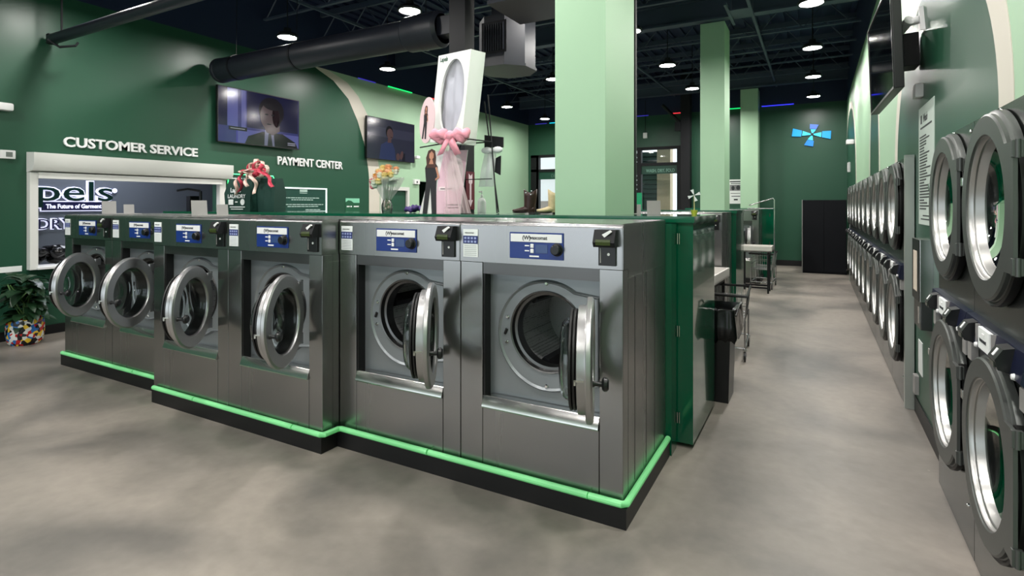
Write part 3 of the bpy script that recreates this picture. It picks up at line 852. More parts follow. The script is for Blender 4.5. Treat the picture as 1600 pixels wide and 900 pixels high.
pic = [(0, rect(-hx, -hy, hx, hy), 0), (2, rect(-hx, -hy+.25, -.60, hy), 1), (1, rect(-.60, -hy, -.42, hy), 1), (1, rect(-.36, -.2, -.28, hy), 2), (1, rect(-hx, -hy, hx, -.20), 1),
       (2, rect(-.26, -.16, .74, hy), 1), (0, rect(-hx, -hy, -.45, -.17), 2),
       (3, [(-.30, -hy), (-.24, -.30), (.02, -.20), (.42, -.20), (.68, -.32), (.74, -hy)], 3),
       (6, [(.06, -hy), (.07, -.16), (.24, -.2), (.26, -hy)], 4), (7, [(.12, -hy), (.14, -.22), (.19, -.22), (.22, -hy)], 5),
       (4, [(.06, -.12), (.10, -.2), (.22, -.24), (.36, -.16), (.36, .0), (.1, .0)], 5), (5, ell(.20, .16, .245, .235), 6), (4, ell(.17, .07, .19, .235), 7), (5, ell(.22, .27, .19, .09), 8),
       (3, ell(.10, .10, .035, .012), 8), (3, ell(.22, .10, .035, .012), 8), (3, ell(.15, -.06, .05, .010), 8), (5, ell(.30, .10, .09, .2), 7),
       (8, rect(-.58, -.23, -.26, -.17), 8), (9, rect(-.55, -.205, -.30, -.195), 9), (9, rect(.52, -.35, .68, -.335), 9), (9, rect(.52, -.38, .68, -.365), 9)]
tv('television', frame_M((XL+.105, 6.0, 2.985), (0, 1, 0), (0, 0, 1)), w, h, 'wall television showing a man in a dark suit, above the PAYMENT CENTER lettering', pic, P1)
P2 = [scr('tv2 grey', (58, 60, 78), .5), scr('tv2 lighter', (70, 72, 92), .5), scr('tv2 shirt', (60, 70, 112), .5), scr('tv2 skin', (112, 84, 84), .45), scr('tv2 hair', (24, 22, 26), .5), scr('tv2 dark', (40, 40, 50), .5)]
pic = [(0, rect(-hx, -hy, hx, hy), 0), (1, rect(-hx, .05, hx, .25), 1), (2, [(-.40, -hy), (-.34, -.12), (-.16, -.03), (.02, -.06), (.10, -.2), (.12, -hy)], 2),
       (3, [(-.14, -.06), (-.12, .04), (-.02, .05), (-.02, -.05)], 3), (4, ell(-.08, .17, .115, .135), 3), (3, ell(-.06, .13, .10, .12), 4), (4, rect(-.04, .06, .02, .072), 5),
       (3, ell(.32, -.30, .05, .10, rot=-.3), 4), (3, ell(.2, -.34, .06, .08), 4), (5, rect(.34, -hy, .44, -.25), 3)]
tv('television', frame_M((XL+.105, 9.22, 2.965), (0, 1, 0), (0, 0, 1)), w, h, 'smaller-looking wall television showing a seated man in a pale blue shirt', pic, P2)
M = frame_M((.42, 5.02, 2.70), (0.03, -1, 0), (-.035, 0, 1))
TV3 = tv('television', M, 1.24, .72, 'switched-off black television mounted high on the right wall above the dryers', [(0, rect(-.61, -.348, .61, .348), 0)], [mat('dark screen', (4, 5, 8), .06, spec=.6)], depth=.06)
b = MB(); b.box(-.10, .10, -.12, .12, -.235, -.105, 0, .004); b.build('wall_arm', BLACKM, TV3)

# small fittings, left wall
def small(name, label, cat, m, *boxes, bev=.004):
    o = bxs(name, m, *boxes, bev=bev); tag(o, label, cat); return o
th = empty('thermostat', (XL, 2.75, 2.15)); tag(th, 'white thermostat on the dark green wall left of the hatch', 'thermostat')
b = MB(); b.box(0, .035, -.07, .07, -.05, .05, 0, .008); b.build('case', WHITE, th)
b = MB(); b.box(.035, .038, -.02, .04, -.028, .028); b.build('screen', mat('grey lcd', (110, 116, 112), .3), th)
small('emergency_light', 'white emergency light at the left edge above the thermostat', 'light', WHITE, (XL, XL+.10, 2.48, 2.785, 2.645, 2.735), bev=.02)
small('notice_strip', 'long white notice strip low on the wall above the potted plant', 'notice', PAPER, (XL, XL+.008, 2.2, 2.885, .79, .855), bev=.001)
ls = empty('illuminated_notice', (XL, 6.93, 1.66)); tag(ls, 'green notice in a glowing white frame below PAYMENT CENTER', 'sign')
WF = mat('glowing white frame', (225, 240, 238), .4, emit=(225, 245, 240), emit_s=.5)
b = MB(); b.box(0, .02, -.53, .53, -.215, .205, 0, .002); b.build('board', mat('deep green board', (24, 66, 56), .4), ls)
b = MB(); b.box(0, .035, -.545, .545, .195, .222, 0, .004); b.box(0, .035, -.545, .545, -.232, -.205, 0, .004); b.box(0, .035, -.545, -.515, -.21, .2, 0, .004); b.box(0, .035, .515, .545, -.21, .2, 0, .004); b.build('frame', WF, ls)
b = MB()
b.box(.02, .0215, -.08, .09, .145, .188); b.box(.02, .0215, -.08, .09, .118, .130)
for (z, a, c) in ((.035, -.43, .36), (.0, -.26, .22), (-.085, -.47, .46), (-.12, -.34, .34), (-.175, -.47, -.40), (-.18, .05, .4)):
    u = a
    while u < c:
        l = random.uniform(.03, .09); b.box(.02, .0212, u, min(c, u+l), z-.007, z+.007); u += l+.012
b.build('notice_text', mat('pale print', (176, 200, 192), .5), ls)
ns = empty('neon_sign', (XL, 5.875, 1.76)); tag(ns, 'dark sign with glowing green edge beside the shutter, behind the bag', 'sign')
NG = mat('green neon', (120, 255, 170), .4, emit=(70, 245, 140), emit_s=2.2)
b = MB(); b.box(0, .03, -.40, .40, -.31, .31, 0, .003); b.build('board', mat('deep green board', (24, 66, 56), .4), ns)
b = MB(); b.tube([(.04, -.42, -.33), (.04, -.42, .30), (.04, .40, .30), (.04, .42, .26), (.04, .42, -.33)], .009, 8); b.build('neon_tube', NG, ns)
text_obj('letters', 'SEE WHAT', .10, WHITE, frame_M((.032, -.36, .17), (0, 1, 0), (0, 0, 1)), ns, .001, .004)
cd = empty('counter_card', (XL, 8.16, 1.56)); tag(cd, 'small green card with a pale arch on the left wall', 'notice')
b = MB(); b.box(0, .006, -.19, .19, -.17, .14); b.build('card', mat('card green', (22, 84, 56), .5), cd)
o = shapes('arch_print', [mat('mint print', (128, 200, 168), .5)], [(0, [(-.19, .14), (-.19, .06), (-.12, .10), (-.04, .09), (.03, .05), (.19, .05), (.19, .14)], 1)], frame_M((.006, 0, 0), (0, 1, 0), (0, 0, 1)), cd)
b = MB()
for (a, c) in ((-.16, -.08), (-.06, -.02), (.03, .17)): b.box(.006, .0072, a, c, -.035, -.012)
b.build('card_text', WINK, cd)
small('security_camera', 'small white camera beside the second television', 'security camera', WHITE, (XL, XL+.16, 10.02, 10.14, 2.63, 2.70), bev=.02)
sc_ = empty('wall_sensor', (XL, 10.12, 2.1)); tag(sc_, 'white boxy wall sensor with dark lens above the green alcove', 'sensor')
b = MB(); b.box(0, .06, -.07, .13, -.05, .06, 0, .008); b.build('case', WHITE, sc_)
b = MB(); b.sphere((.06, .02, 0), .022); b.build('lens', BLACK, sc_)
# colour strips along the wall tops
def led(name, m, pts, label):
    o = MB().tube(pts, .012, 6).build(name, m); tag(o, label, 'led strip', 'coloured led strips along the wall tops'); return o
def em(n, c, s=1.6): return mat(n, c, .4, emit=c, emit_s=s)
led('led_strip', em('led green', (20, 220, 110)), [(XL+.02, 9.2, 4.15), (XL+.02, 10.0, 4.15)], 'green glowing strip at the top of the left wall')
led('led_strip', em('led red', (235, 50, 60)), [(XL+.02, 10.75, 4.15), (XL+.02, 11.7, 4.15)], 'red glowing strip at the top of the left wall')
led('led_strip', em('led indigo', (60, 50, 190), .6), [(XL+.02, 8.3, 4.15), (XL+.02, 8.8, 4.15)], 'faint indigo strip at the left wall top beside the beige sweep')
for (a, c, m, l) in ((-7.9, -7.5, em('led indigo', (60, 50, 190), 1.0), 'indigo strip in the far left corner'), (-7.4, -6.6, em('led cyan', (20, 190, 220)), 'cyan strip left of the nearest pillar'),
                     (-4.75, -4.25, em('led indigo', (60, 50, 190), 1.0), 'indigo strip right of the nearest pillar'), (-3.62, -3.3, em('led red', (235, 50, 60)), 'red strip beside the far black post'),
                     (-2.2, -1.75, em('led green', (20, 220, 110)), 'green strip between the middle and far pillars'), (-1.25, -.5, em('led blue', (50, 50, 235)), 'blue strip right of the furthest pillar')):
    led('led_strip', m, [(a, YF-.02, 4.16), (c, YF-.02, 4.16)], l)

# ------------------------------------------------------------------ far wall
FR = BLACKM
b = MB()
for x in (-8.06, -7.86, -5.7): b.box(x, x+(.26 if x == -8.06 else .08), YF-.03, YF+.12, 0, 3.16)
for z in (3.08, 2.62, 0.0): b.box(-8.06, -5.5, YF-.03, YF+.12, z, z+.08)
b.box(-5.58, -5.5, YF-.03, YF+.12, 0, 3.16)
wn1 = struct(b.build('window_1', FR))
bxs('window_pane', WGLASS, (-7.8, -5.58, YF+.04, YF+.05, .08, 3.1), parent=wn1)
b = MB(); b.box(-7.78, -5.6, YF+.0, YF+.03, 2.38, 2.64); o = b.build('fascia_band', mat('window film green', (22, 66, 52), .4), wn1)
text_obj('lettering', 'DRY', .14, mat('dim print', (70, 100, 88), .5), M_front(-7.36, YF-.002, 2.44), wn1, .001, .004)
b = MB()
for (a, c) in ((-5.0, -4.94), (-4.58, -4.46), (-3.44, -3.27)): b.box(a, c, YF-.04, YF+.12, 0, 3.24)
for z in (3.16, 2.70, 1.9, 0.0): b.box(-5.0, -3.27 if z in (3.16, 2.70) else -4.5, YF-.03, YF+.12, z, z+.08)
b.box(-3.3, -3.05, YF-.03, YF+.12, 0, 3.24)
wn2 = struct(b.build('window_2', FR))
bxs('window_pane', WGLASS, (-4.94, -3.44, YF+.04, YF+.05, .08, 3.16), parent=wn2)
b = MB(); b.box(-4.94, -3.44, YF+.0, YF+.03, 2.46, 2.70); b.build('fascia_band', mat('window film green', (22, 66, 52), .4), wn2)
text_obj('lettering', 'WASH. DRY. FOLD', .13, mat('faded print', (110, 150, 135), .5), M_front(-4.32, YF-.002, 2.51), wn2, .001, .004, width=.82)
# street outside
struct(bxs('ground_outside', mat('pavement', (150, 148, 144), .8), (-14, 6, YF+.25, 30, -.12, -.02)))
b = MB(); b.box(-14, -6.9, 21, 21.5, 0, 2.75); b.box(-14, -6.9, 21, 21.5, 2.95, 5); fb = b.build('wall', mat('pale facade', (232, 230, 228), .8))
nb = empty('building', (-8, 21, 0)); fb.parent = nb; fb.matrix_parent_inverse = Matrix.Translation((8, -21, 0)); tag(nb, 'pale building across the street seen through the left window', 'building')
b = MB(); b.box(-14, -6.9, 20.9, 21, 2.75, 2.95); o = b.build('cornice', mat('beige trim', (214, 190, 160), .8), nb); o.matrix_parent_inverse = Matrix.Translation((8, -21, 0))
col = small('brick_pier', 'cream brick pier standing outside the right window', 'pier', mat('cream brick', (222, 200, 170), .8, bump=.1, var=.12, var_scale=20), (-4.36, -3.95, 17.3, 17.7, -.02, 3.4), bev=.01)
b = MB()
for i in range(22): b.box(-5.6, -4.42, 17.9, 17.95, .15*i, .15*i+.11)
b.box(-5.1, -4.42, 17.96, 17.98, 0, 3.3)
b.box(-5.6, -5.54, 17.96, 18.0, 0, 3.3); b.box(-4.48, -4.42, 17.96, 18.0, 0, 3.3)
o = b.build('louvre_screen', mat('dark louvre', (40, 62, 56), .5)); tag(o, 'dark slatted screen outside the right window beside the pier', 'screen')
o = small('menu_board', 'green poster board standing inside the right window', 'poster', mat('poster green', (10, 150, 100), .5), (-4.95, -4.42, YF-.10, YF-.07, 1.2, 1.92), bev=.003)
b = MB(); b.box(-4.95, -4.6, YF-.102, YF-.1, 1.60, 1.62); b.box(-4.95, -4.7, YF-.102, YF-.1, 1.55, 1.565); b.box(-4.95, -4.45, YF-.102, YF-.1, 1.42, 1.435); b.build('poster_text', WINK, o)
b = MB(); b.box(-4.7, -4.67, YF-.09, YF-.08, 0, 1.2); b.box(-4.8, -4.57, YF-.16, YF-.04, 0, .02); b.build('stand', BLACKM, o)
# windmill wall light
wm = empty('windmill_light', (-.085, YF-.02, 3.35)); tag(wm, 'blue glowing windmill with four blades on the far dark green wall', 'wall light')
for k, (ang, L, c) in enumerate(((172, .46, (20, 150, 225)), (82, .26, (70, 110, 190)), (-3, .42, (30, 150, 220)), (-103, .30, (30, 120, 210)))):
    a = R(ang); u = Vector((math.cos(a), 0, math.sin(a))); t = Vector((-math.sin(a), 0, math.cos(a)))
    q = MB()
    for (r0, r1, w0, w1) in ((.03, L*.48, .015, .07), (L*.52, L*.98, .075, .115)):
        pts = [u*r0 - t*w0, u*r1 - t*w1, u*r1 + t*w1*.75, u*r0 + t*w0]
        va = [q._v((p.x, -.03, p.z)) for p in pts]; vb = [q._v((p.x, -.015, p.z)) for p in pts]
        q._f(va, 0 if r0 > .05 else 1); q._f(vb, 0)
        for i in range(4): q._f([va[i], va[(i+1) % 4], vb[(i+1) % 4], vb[i]], 0)
    q.build('blade', [em('blade blue %d' % k, c, .75), em('blade cyan', (60, 205, 225), .8)], wm)
b = MB(); b.lathe([(0, -.05), (.03, -.05), (.04, -.01), (.04, .02)], axis='y', n=20); b.build('hub', BLACK, wm)
ps = empty('flyer', (-1.9, YF-.004, 1.93)); tag(ps, 'black and white flyer on the far wall between two pillars', 'poster')
b = MB(); b.box(-.16, .18, -.002, 0, -.33, .32); b.build('sheet', PAPER, ps)
shapes('print', [INK, mat('photo grey', (120, 120, 122), .6)], [(1, rect(-.14, .02, .16, .18), 1), (0, ell(-.06, .09, .04, .06), 2), (0, ell(.07, .10, .05, .06), 2), (0, rect(-.14, .25, .16, .28), 1), (0, rect(-.12, .205, .14, .225), 1), (0, rect(-.12, -.06, .12, -.045), 1), (0, rect(-.1, -.14, .12, -.12), 1), (0, rect(-.04, -.24, .06, -.2), 1)], frame_M((0, -.002, 0), (1, 0, 0), (0, 0, 1)), ps)
o = small('alarm_sounder', 'small white wall device hanging on a cable on the far wall', 'alarm', WHITE, (-4.4, -4.28, YF-.05, YF, 3.50, 3.66), bev=.01)
b = MB(); b.cyl((-4.34, YF-.02, 3.66), (-4.34, YF-.02, 4.6), .008, n=6); b.build('cable', BLACK, o)
br = MB(); br.cyl((-3.75, 15.5, 4.35), (-3.2, 15.5, 3.75), .05, n=6); br.box(-3.4, -3.25, 15.42, 15.56, 3.6, 3.85); o = br.build('post_bracket', BLACKM); tag(o, 'black diagonal brace beside the far black post', 'bracket')
# tall black cabinet at the end of the aisle
bc = empty('storage_cabinet', (.16, 14.75, 0)); tag(bc, 'tall plain black cabinet standing at the end of the aisle', 'cabinet')
b = MB(); b.box(-.43, .44, -.33, .35, 0, 1.68, 0, .006); b.build('carcass', mat('black laminate', (8, 10, 17), .6, spec=.25), bc)
for s in (-1, 1): b = MB(); b.box(min(s*.003, s*.432), max(s*.003, s*.432), -.35, -.331, .04, 1.67, 0, .003); b.build('door', mat('black laminate', (8, 10, 17), .6, spec=.25), bc)
b = MB(); b.box(-.447, -.432, -.35, .35, 0, 1.685); b.build('edge_strip', GREYPL, bc)

# ------------------------------------------------------------------ right wall fittings
kb = empty('payment_kiosk', (XR, 4.6, 1.13)); tag(kb, 'steel wall kiosk with black face and cream label beside the near dryers', 'kiosk')
b = MB(); b.box(-.075, 0, -.15, .15, -.20, .21, 0, .004); b.build('case', STEEL_B, kb)
b = MB(); b.box(-.078, -.074, -.148, .148, -.198, .208); b.build('face', BLACK, kb)
b = MB(); b.box(-.0795, -.078, -.06, .09, -.14, .13); b.build('label', mat('cream paper', (214, 200, 184), .6), kb)
lb = empty('coin_box', (XR, 4.62, .84)); tag(lb, 'dark steel box under the wall kiosk', 'box')
b = MB(); b.box(-.065, 0, -.13, .15, -.10, .085, 0, .004); b.build('case', STEEL_D, lb)
b = MB(); b.box(-.07, -.064, -.10, -.06, -.06, .05); b.build('lock_plate', CHROME, lb)
small('cover_plate', 'blank white plate low on the wall below the kiosk', 'plate', PAPER, (XR-.008, XR, 4.85, 5.02, .34, .58), bev=.002)
small('outlet_plate', 'narrow white outlet plate at the foot of the near dryers', 'outlet', WHITE, (XR-.008, XR, 4.02, 4.08, .38, .55), bev=.002)
small('floor_outlet', 'clear plastic socket cover just above the baseboard', 'outlet', GREYPL, (XR-.03, XR, 5.02, 5.11, .16, .30), bev=.004)
sp = empty('price_notice', (XR, 4.71, 1.85)); tag(sp, 'long white printed notice on the right wall above the kiosk', 'notice')
b = MB(); b.box(-.006, 0, -.30, .30, -.42, .42); b.build('sheet', mat('notice paper', (196, 208, 200), .6), sp)
q = MB()
q.box(-.0075, -.006, .16, .21, .30, .36)
z = .20
while z > -.32:
    q.box(-.0075, -.006, .25-random.choice((.18, .3, .38, .42, .26)), .25, z, z+.009); z -= .0205
q.box(-.0075, -.006, -.15, .12, -.36, -.352); q.box(-.0075, -.006, -.2, .2, -.385, -.377); q.box(-.0075, -.006, -.22, .22, .262, .274)
q.build('notice_text', INK, sp)
text_obj('heading', 'Wash', .075, INK, frame_M((-.0065, .12, .305), (0, -1, 0), (0, 0, 1)), sp, .0004, .002, shear=.3)
pc = empty('security_camera', (XR, 4.80, 2.88)); tag(pc, 'white angled camera on a bracket, highest on the right wall', 'security camera')
b = MB(); b.prism([(-.06, -.09), (.07, -.06), (.03, .10)], -.03, 0, 'yz'); b.cyl((-.03, 0, 0), (-.10, .02, -.01), .028); b.build('bracket', WHITE, pc)
b = MB(); b.cyl((-.09, -.02, 0), (-.13, .09, -.045), .034, .03, n=20); b.build('camera_body', WHITE, pc)
b = MB(); b.cyl((-.131, .092, -.046), (-.135, .10, -.049), .02, n=16); b.build('lens', BLACK, pc)
mo = MB(); mo.box(XR-.055, XR, 4.82, 4.93, 2.335, 2.435, 0, .012); o = mo.build('motion_sensor', WHITE); tag(o, 'small white wedge sensor below the right wall camera', 'sensor')
small('security_camera', 'tiny white camera far along the right wall', 'security camera', WHITE, (XR-.14, XR, 12.9, 13.05, 2.78, 2.88), bev=.02)
small('wall_box', 'tiny white box near the far right corner', 'box', WHITE, (XR-.05, XR, 14.4, 14.6, 2.3, 2.52), bev=.01)

# ------------------------------------------------------------------ ducts overhead
dk = empty('round_duct', (-5.9, 5.18, 3.6)); tag(dk, 'long round black duct hanging above the televisions', 'duct')
b = MB(); b.cyl((-2.0, 0, 0), (1.62, 0, 0), .178, n=40); b.build('pipe', DUCTM, dk)
b = MB(); b.lathe([(.0, -.02), (.17, -.02), (.185, 0), (.185, .05), (.178, .06)], (-2.0, 0, 0), 'x', 40); b.build('end_cap', DUCTM, dk)
b = MB(); b.lathe([(.18, 0), (.205, .03), (.21, .22), (.215, .24), (.21, .26), (.21, .48), (.17, .52)], (1.62, 0, 0), 'x', 40); b.box(2.1, 2.4, -.09, .09, -.1, .12, 0, .01); b.build('elbow', DUCTM, dk)
for x in (-1.6, -.3, 1.9):
    b = MB(); b.tube([(x, -.02, .17), (x, 0, ZD-3.6-.05)], .004, 6); b.lathe([(.18, 0), (.186, 0), (.186, .03), (.18, .03)], (x, 0, 0), 'x', 40); b.build('hanger', BLACKM, dk)
hv = empty('air_diffuser', (-3.35, 5.95, 3.55)); tag(hv, 'black octagonal air diffuser box with a louvred face', 'air diffuser')
pts = [(-.32, -.14), (-.14, -.32), (.14, -.32), (.32, -.14), (.32, .14), (.14, .32), (-.14, .32), (-.32, .14)]
b = MB(); b.prism(pts, -.30, .28, 'xy'); b.build('box', DUCTM, hv)
b = MB(); b.prism([(p[0]*1.05, p[1]*1.05) for p in pts], -.33, -.30, 'xy'); b.build('rim', DUCTM, hv)
b = MB(); b.box(-.17, .17, -.006-.32, -.32, -.18, .2)
b.build('louvre_frame', BLACKM, hv)
for i in range(9):
    b = MB(); b.box(-.13+.032*i, -.118+.032*i, -.345, -.327, -.15, .17); b.build('louvre', DUCTM, hv)
b = MB(); b.box(-.14, .14, -.14, .14, .28, ZD-3.55-.05); b.build('riser', DUCTM, hv)
rd = empty('rectangular_duct', (-2.45, 4.95, 4.0)); tag(rd, 'large boxy black duct beside the nearest pillar', 'duct')
b = MB(); b.box(-.36, .36, -.3, .35, -.42, .66, 0, .01); b.build('casing', DUCTM, rd)
b = MB(); b.box(-.385, .385, -.325, .375, -.46, -.42, 0, .006); b.build('flange', DUCTM, rd)
sp2 = empty('small_duct', (-6.6, 3.13, 3.56)); tag(sp2, 'thin black pipe near the upper left corner ending at the wall', 'pipe')
b = MB(); b.cyl((-1.42, 0, 0), (3.2, 0, 0), .062, n=20); b.build('pipe', DUCTM, sp2)
b = MB(); b.tube([(-1.2, 0, .05), (-1.2, 0, ZD-3.56-.05)], .012, 8); b.build('hanger', BLACKM, sp2)
b = MB(); b.box(-1.48, -1.40, -.05, .05, -.06, .06, 0, .01); b.tube([(-1.3, -.1, -.05), (-1.25, 0, -.12), (-1.1, .1, -.10), (-1.15, .14, -.05)], .014, 8); b.build('clamp', BLACKM, sp2)
# ceiling conduit ladder by the middle pillar
b = MB(); b.box(-1.15, -1.11, 8.3, 9.3, 4.4, 4.44); b.box(-.85, -.81, 7.5, 9.3, 4.4, 4.44); b.box(-1.15, -.81, 8.6, 8.9, 4.41, 4.43); b.box(-1.14, -1.12, 8.9, 8.92, 4.44, 5.2); b.box(-.84, -.82, 8.9, 8.92, 4.44, 5.2); b.box(-.84, -.82, 7.7, 7.72, 4.44, 5.2)
o = b.build('conduit_rack', CEILTR); tag(o, 'dark steel conduit rack under the ceiling beside the middle pillar', 'rack')

# ------------------------------------------------------------------ things standing on the green cabinet
ZT = 1.4955
BAGM = mat('dark green tote fabric', (14, 52, 44), .6, bump=.1, bump_scale=12)
def bag(x, y, rz, label, pr):
    root = empty('tote_bag', (x, y, ZT), rz); tag(root, label, 'bag')
    b = MB(); pts = []
    w0, w1, d0, d1, h = .20, .215, .10, .06, .37
    v0 = [b._v(p) for p in ((-w0, -d0, 0), (w0, -d0, 0), (w0, d0, 0), (-w0, d0, 0))]
    v1 = [b._v(p) for p in ((-w1, -d0*1.05, h*.55), (w1*.97, -d0, h*.55), (w1, d0, h*.55), (-w1, d0, h*.55))]
    v2 = [b._v(p) for p in ((-w0*.93, -d1, h), (w0*.9, -d1*.8, h*.97), (w0*.93, d1, h), (-w0*.93, d1*.8, h*.96))]
    b._f(v0[::-1])
    for A, B in ((v0, v1), (v1, v2)):
        for i in range(4): b._f([A[i], A[(i+1) % 4], B[(i+1) % 4], B[i]])
    b._f(v2)
    b.build('sack', BAGM, root, angle=20)
    if pr:
        yy = -.107
        text_obj('print', 'Lapels', .07, WINK, frame_M((-.11, yy, .215), (1, 0, 0), (0, 0.02, 1)), root, .0004, .002)
        text_obj('print', 'LAUNDRY', .06, WINK, frame_M((-.155, yy, .15), (1, 0, 0), (0, 0, 1)), root, .0004, .001, width=.29)
        b = MB(); b.box(-.14, -.06, yy-.001, yy, .075, .135); b.box(-.03, .01, yy-.001, yy, .10, .112); b.cyl((.09, yy-.001, .105), (.09, yy, .105), .035, n=16); b.box(-.12, .13, yy-.001, yy, .045, .055); b.box(-.10, .10, yy-.001, yy, .022, .03); b.build('print', WINK, root)
    return root
bag(-5.68, 4.02, R(3), 'dark green tote bag with white printing, on the left end of the cabinet', True)
bag(-5.33, 4.10, R(4), 'plain dark green tote bag to the right of the printed one', False).scale = (.62, .8, 1)
RED = mat('red gift ribbon', (186, 56, 76), .35, var=.3, var_scale=30); PNK = mat('pink ribbon', (236, 196, 184), .4, var=.3, var_scale=25)
rb = empty('gift_bow', (-5.47, 4.03, 1.90)); tag(rb, 'big curled red and pink ribbon bow on top of the tote bags', 'bow')
def ribbon(pts, wd, m, parent, name='ribbon_loop', side=(0, 1, 0)):
    b = MB(); S = Vector(side).normalized()*wd/2; A = []; B = []
    P = [Vector(p) for p in pts]
    for p in P:
        A.append(b._v(p-S)); B.append(b._v(p+S))
    for i in range(len(P)-1): b._f([A[i], A[i+1], B[i+1], B[i]])
    o = b.build(name, m, parent, angle=80)
    so = o.modifiers.new('thickness', 'SOLIDIFY'); so.thickness = .003
    return o
for k in range(15):
    a = R(12*k + 6); rr = .055 + .018*((k*7) % 3)/2; d0 = .085 + .035*((k*5) % 4)/3
    u = Vector((math.cos(a), -.25 + .12*(k % 3), abs(math.sin(a))*.95)).normalized(); c0 = u*d0
    t1 = u; t2 = Vector((-.45*math.sin(k*1.7), .55*math.cos(k*2.3), 1)); t2 = (t2 - u*t2.dot(u)).normalized()
    ax_ = t1.cross(t2)
    pts = [c0 + t1*(rr*math.cos(q)) + t2*(rr*.8*math.sin(q)) for q in [2*PI*m/20 for m in range(21)]]
    ribbon(pts, .042, RED if k % 5 in (1, 3) else PNK, rb, side=ax_)
for k, (dx, dz) in enumerate(((-.20, -.25), (-.12, -.22), (.17, -.24), (.46, -.17), (.02, -.16))):
    pts = [(dx*t + .022*math.sin(t*16+k), -.15-.02*math.cos(t*16+k), .03 + dz*t*t + .05*math.sin(PI*t)) for t in [i/28 for i in range(29)]]
    ribbon(pts, .04, PNK if k % 2 == 0 else RED, rb, 'ribbon_tail', (0.3, 1, .4))
b = MB(); b.sphere((0, -.04, .02), .05, (1, 1, .9), 12); b.build('knot', RED, rb)

FILM = mat('milky film', (226, 226, 222), .3, alpha=.42)
# bouquet
bq = empty('bouquet', (-3.56, 4.0, ZT)); tag(bq, 'bouquet of peach, white and yellow flowers in a clear wrapped vase', 'flowers')
b = MB(); b.lathe([(0, .0), (.045, 0), (.052, .03), (.052, .07), (.036, .12), (.034, .125), (.03, .12), (.046, .07), (.046, .02), (0, .012)], axis='z', n=24); b.build('vase', WRAP, bq)
b = MB()
for i in range(14): b.sphere((random.uniform(-.03, .03), random.uniform(-.03, .03), random.uniform(.025, .10)), .013, (1, 1, 1), 8)
b.build('vase_beads', mat('blush beads', (216, 190, 182), .3), bq)
b = MB(); n = 28; prev = None; rings = []
for (r, z) in ((.034, .12), (.07, .18), (.11, .26), (.135, .33)):
    rings.append([b._v(((r + .012*math.sin(5*k)*(z/.3))*math.cos(2*PI*k/n)+.02*(z-.12)*5, (r+.012*math.sin(5*k)*(z/.3))*math.sin(2*PI*k/n), z+.03*math.sin(3*k)*(z-.12)*3)) for k in range(n)])
for A, B in zip(rings, rings[1:]):
    for k in range(n): b._f([A[k], A[(k+1) % n], B[(k+1) % n], B[k]])
b.build('wrap', FILM, bq, angle=60)
LEAF = mat('dark leaf', (38, 66, 36), .4, var=.3, var_scale=9); STEM = mat('green stem', (70, 104, 52), .5)
b = MB()
for i in range(9): b.cyl((random.uniform(-.02, .02), random.uniform(-.02, .02), .03), (random.uniform(-.08, .1), random.uniform(-.08, .08), .32), .004, n=6)
b.build('stems', STEM, bq)
def leafmesh(b, base, d, L, W, droop=.3, m=0):
    d = Vector(d).normalized(); s = d.cross(Vector((0, 0, 1)))
    s = s.normalized() if s.length > 1e-3 else Vector((1, 0, 0)); base = Vector(base); A, B, C_ = [], [], []
    N = 7
    for i in range(N+1):
        t = i/N; c = base + d*(L*t) + Vector((0, 0, -droop*L*t*t)); w = W*math.sin(PI*min(1, t*.92+.06))**.8*.5
        up = Vector((0, 0, .18*w)); A.append(b._v(c - s*w + up)); C_.append(b._v(c)); B.append(b._v(c + s*w + up))
    for i in range(N):
        b._f([A[i], A[i+1], C_[i+1], C_[i]], m); b._f([C_[i], C_[i+1], B[i+1], B[i]], m)
b = MB()
for i in range(16):
    a = random.uniform(0, 2*PI); leafmesh(b, (.06*math.cos(a), .06*math.sin(a), .26), (math.cos(a), math.sin(a), random.uniform(.3, 1.4)), .11, .045)
b.build('leaves', LEAF, bq, angle=60)
def flower(c, r, m, parent):
    b = MB(); c = Vector(c)
    b.sphere(c, r*.80, (1, 1, .85), 12)
    for ring, (cnt, tilt, rr) in enumerate(((6, 1.1, 1.0), (8, .6, 1.15), (9, .1, 1.15))):
        for k in range(cnt):
            a = 2*PI*k/cnt + ring*.5
            d = Vector((math.cos(a)*math.cos(tilt), math.sin(a)*math.cos(tilt), math.sin(tilt)))
            leafmesh(b, c, d, r*rr, r*.85, -.25)
    b.build('blossom', m, parent, angle=80)
FM = {k: mat('petal '+k, c, .6, var=.15, var_scale=30) for k, c in dict(peach=(242, 188, 148), white=(236, 234, 220), yellow=(240, 205, 90), cream=(240, 222, 160), pink=(222, 110, 130), gold=(225, 170, 40)).items()}
for (x, y, z, r, k) in ((.03, -.02, .40, .050, 'peach'), (-.02, -.07, .345, .052, 'peach'), (-.07, -.09, .26, .05, 'white'), (-.10, -.04, .335, .036, 'gold'), (.05, -.09, .33, .042, 'cream'),
                        (.0, -.11, .285, .04, 'cream'), (-.11, -.08, .285, .034, 'pink'), (-.03, -.02, .375, .034, 'white'), (.11, .0, .375, .03, 'white'), (.07, .05, .40, .034, 'peach'), (-.015, .02, .425, .022, 'white'), (-.05, .04, .33, .04, 'yellow'), (-.03, -.1, .315, .036, 'peach'), (-.06, -.05, .375, .036, 'cream'), (.02, -.12, .34, .034, 'white'), (.08, -.04, .345, .036, 'cream'), (-.09, -.1, .24, .03, 'pink'), (.0, -.06, .41, .034, 'cream'), (-.05, -.12, .28, .032, 'white')):
    flower((x, y, z), r, FM[k], bq)

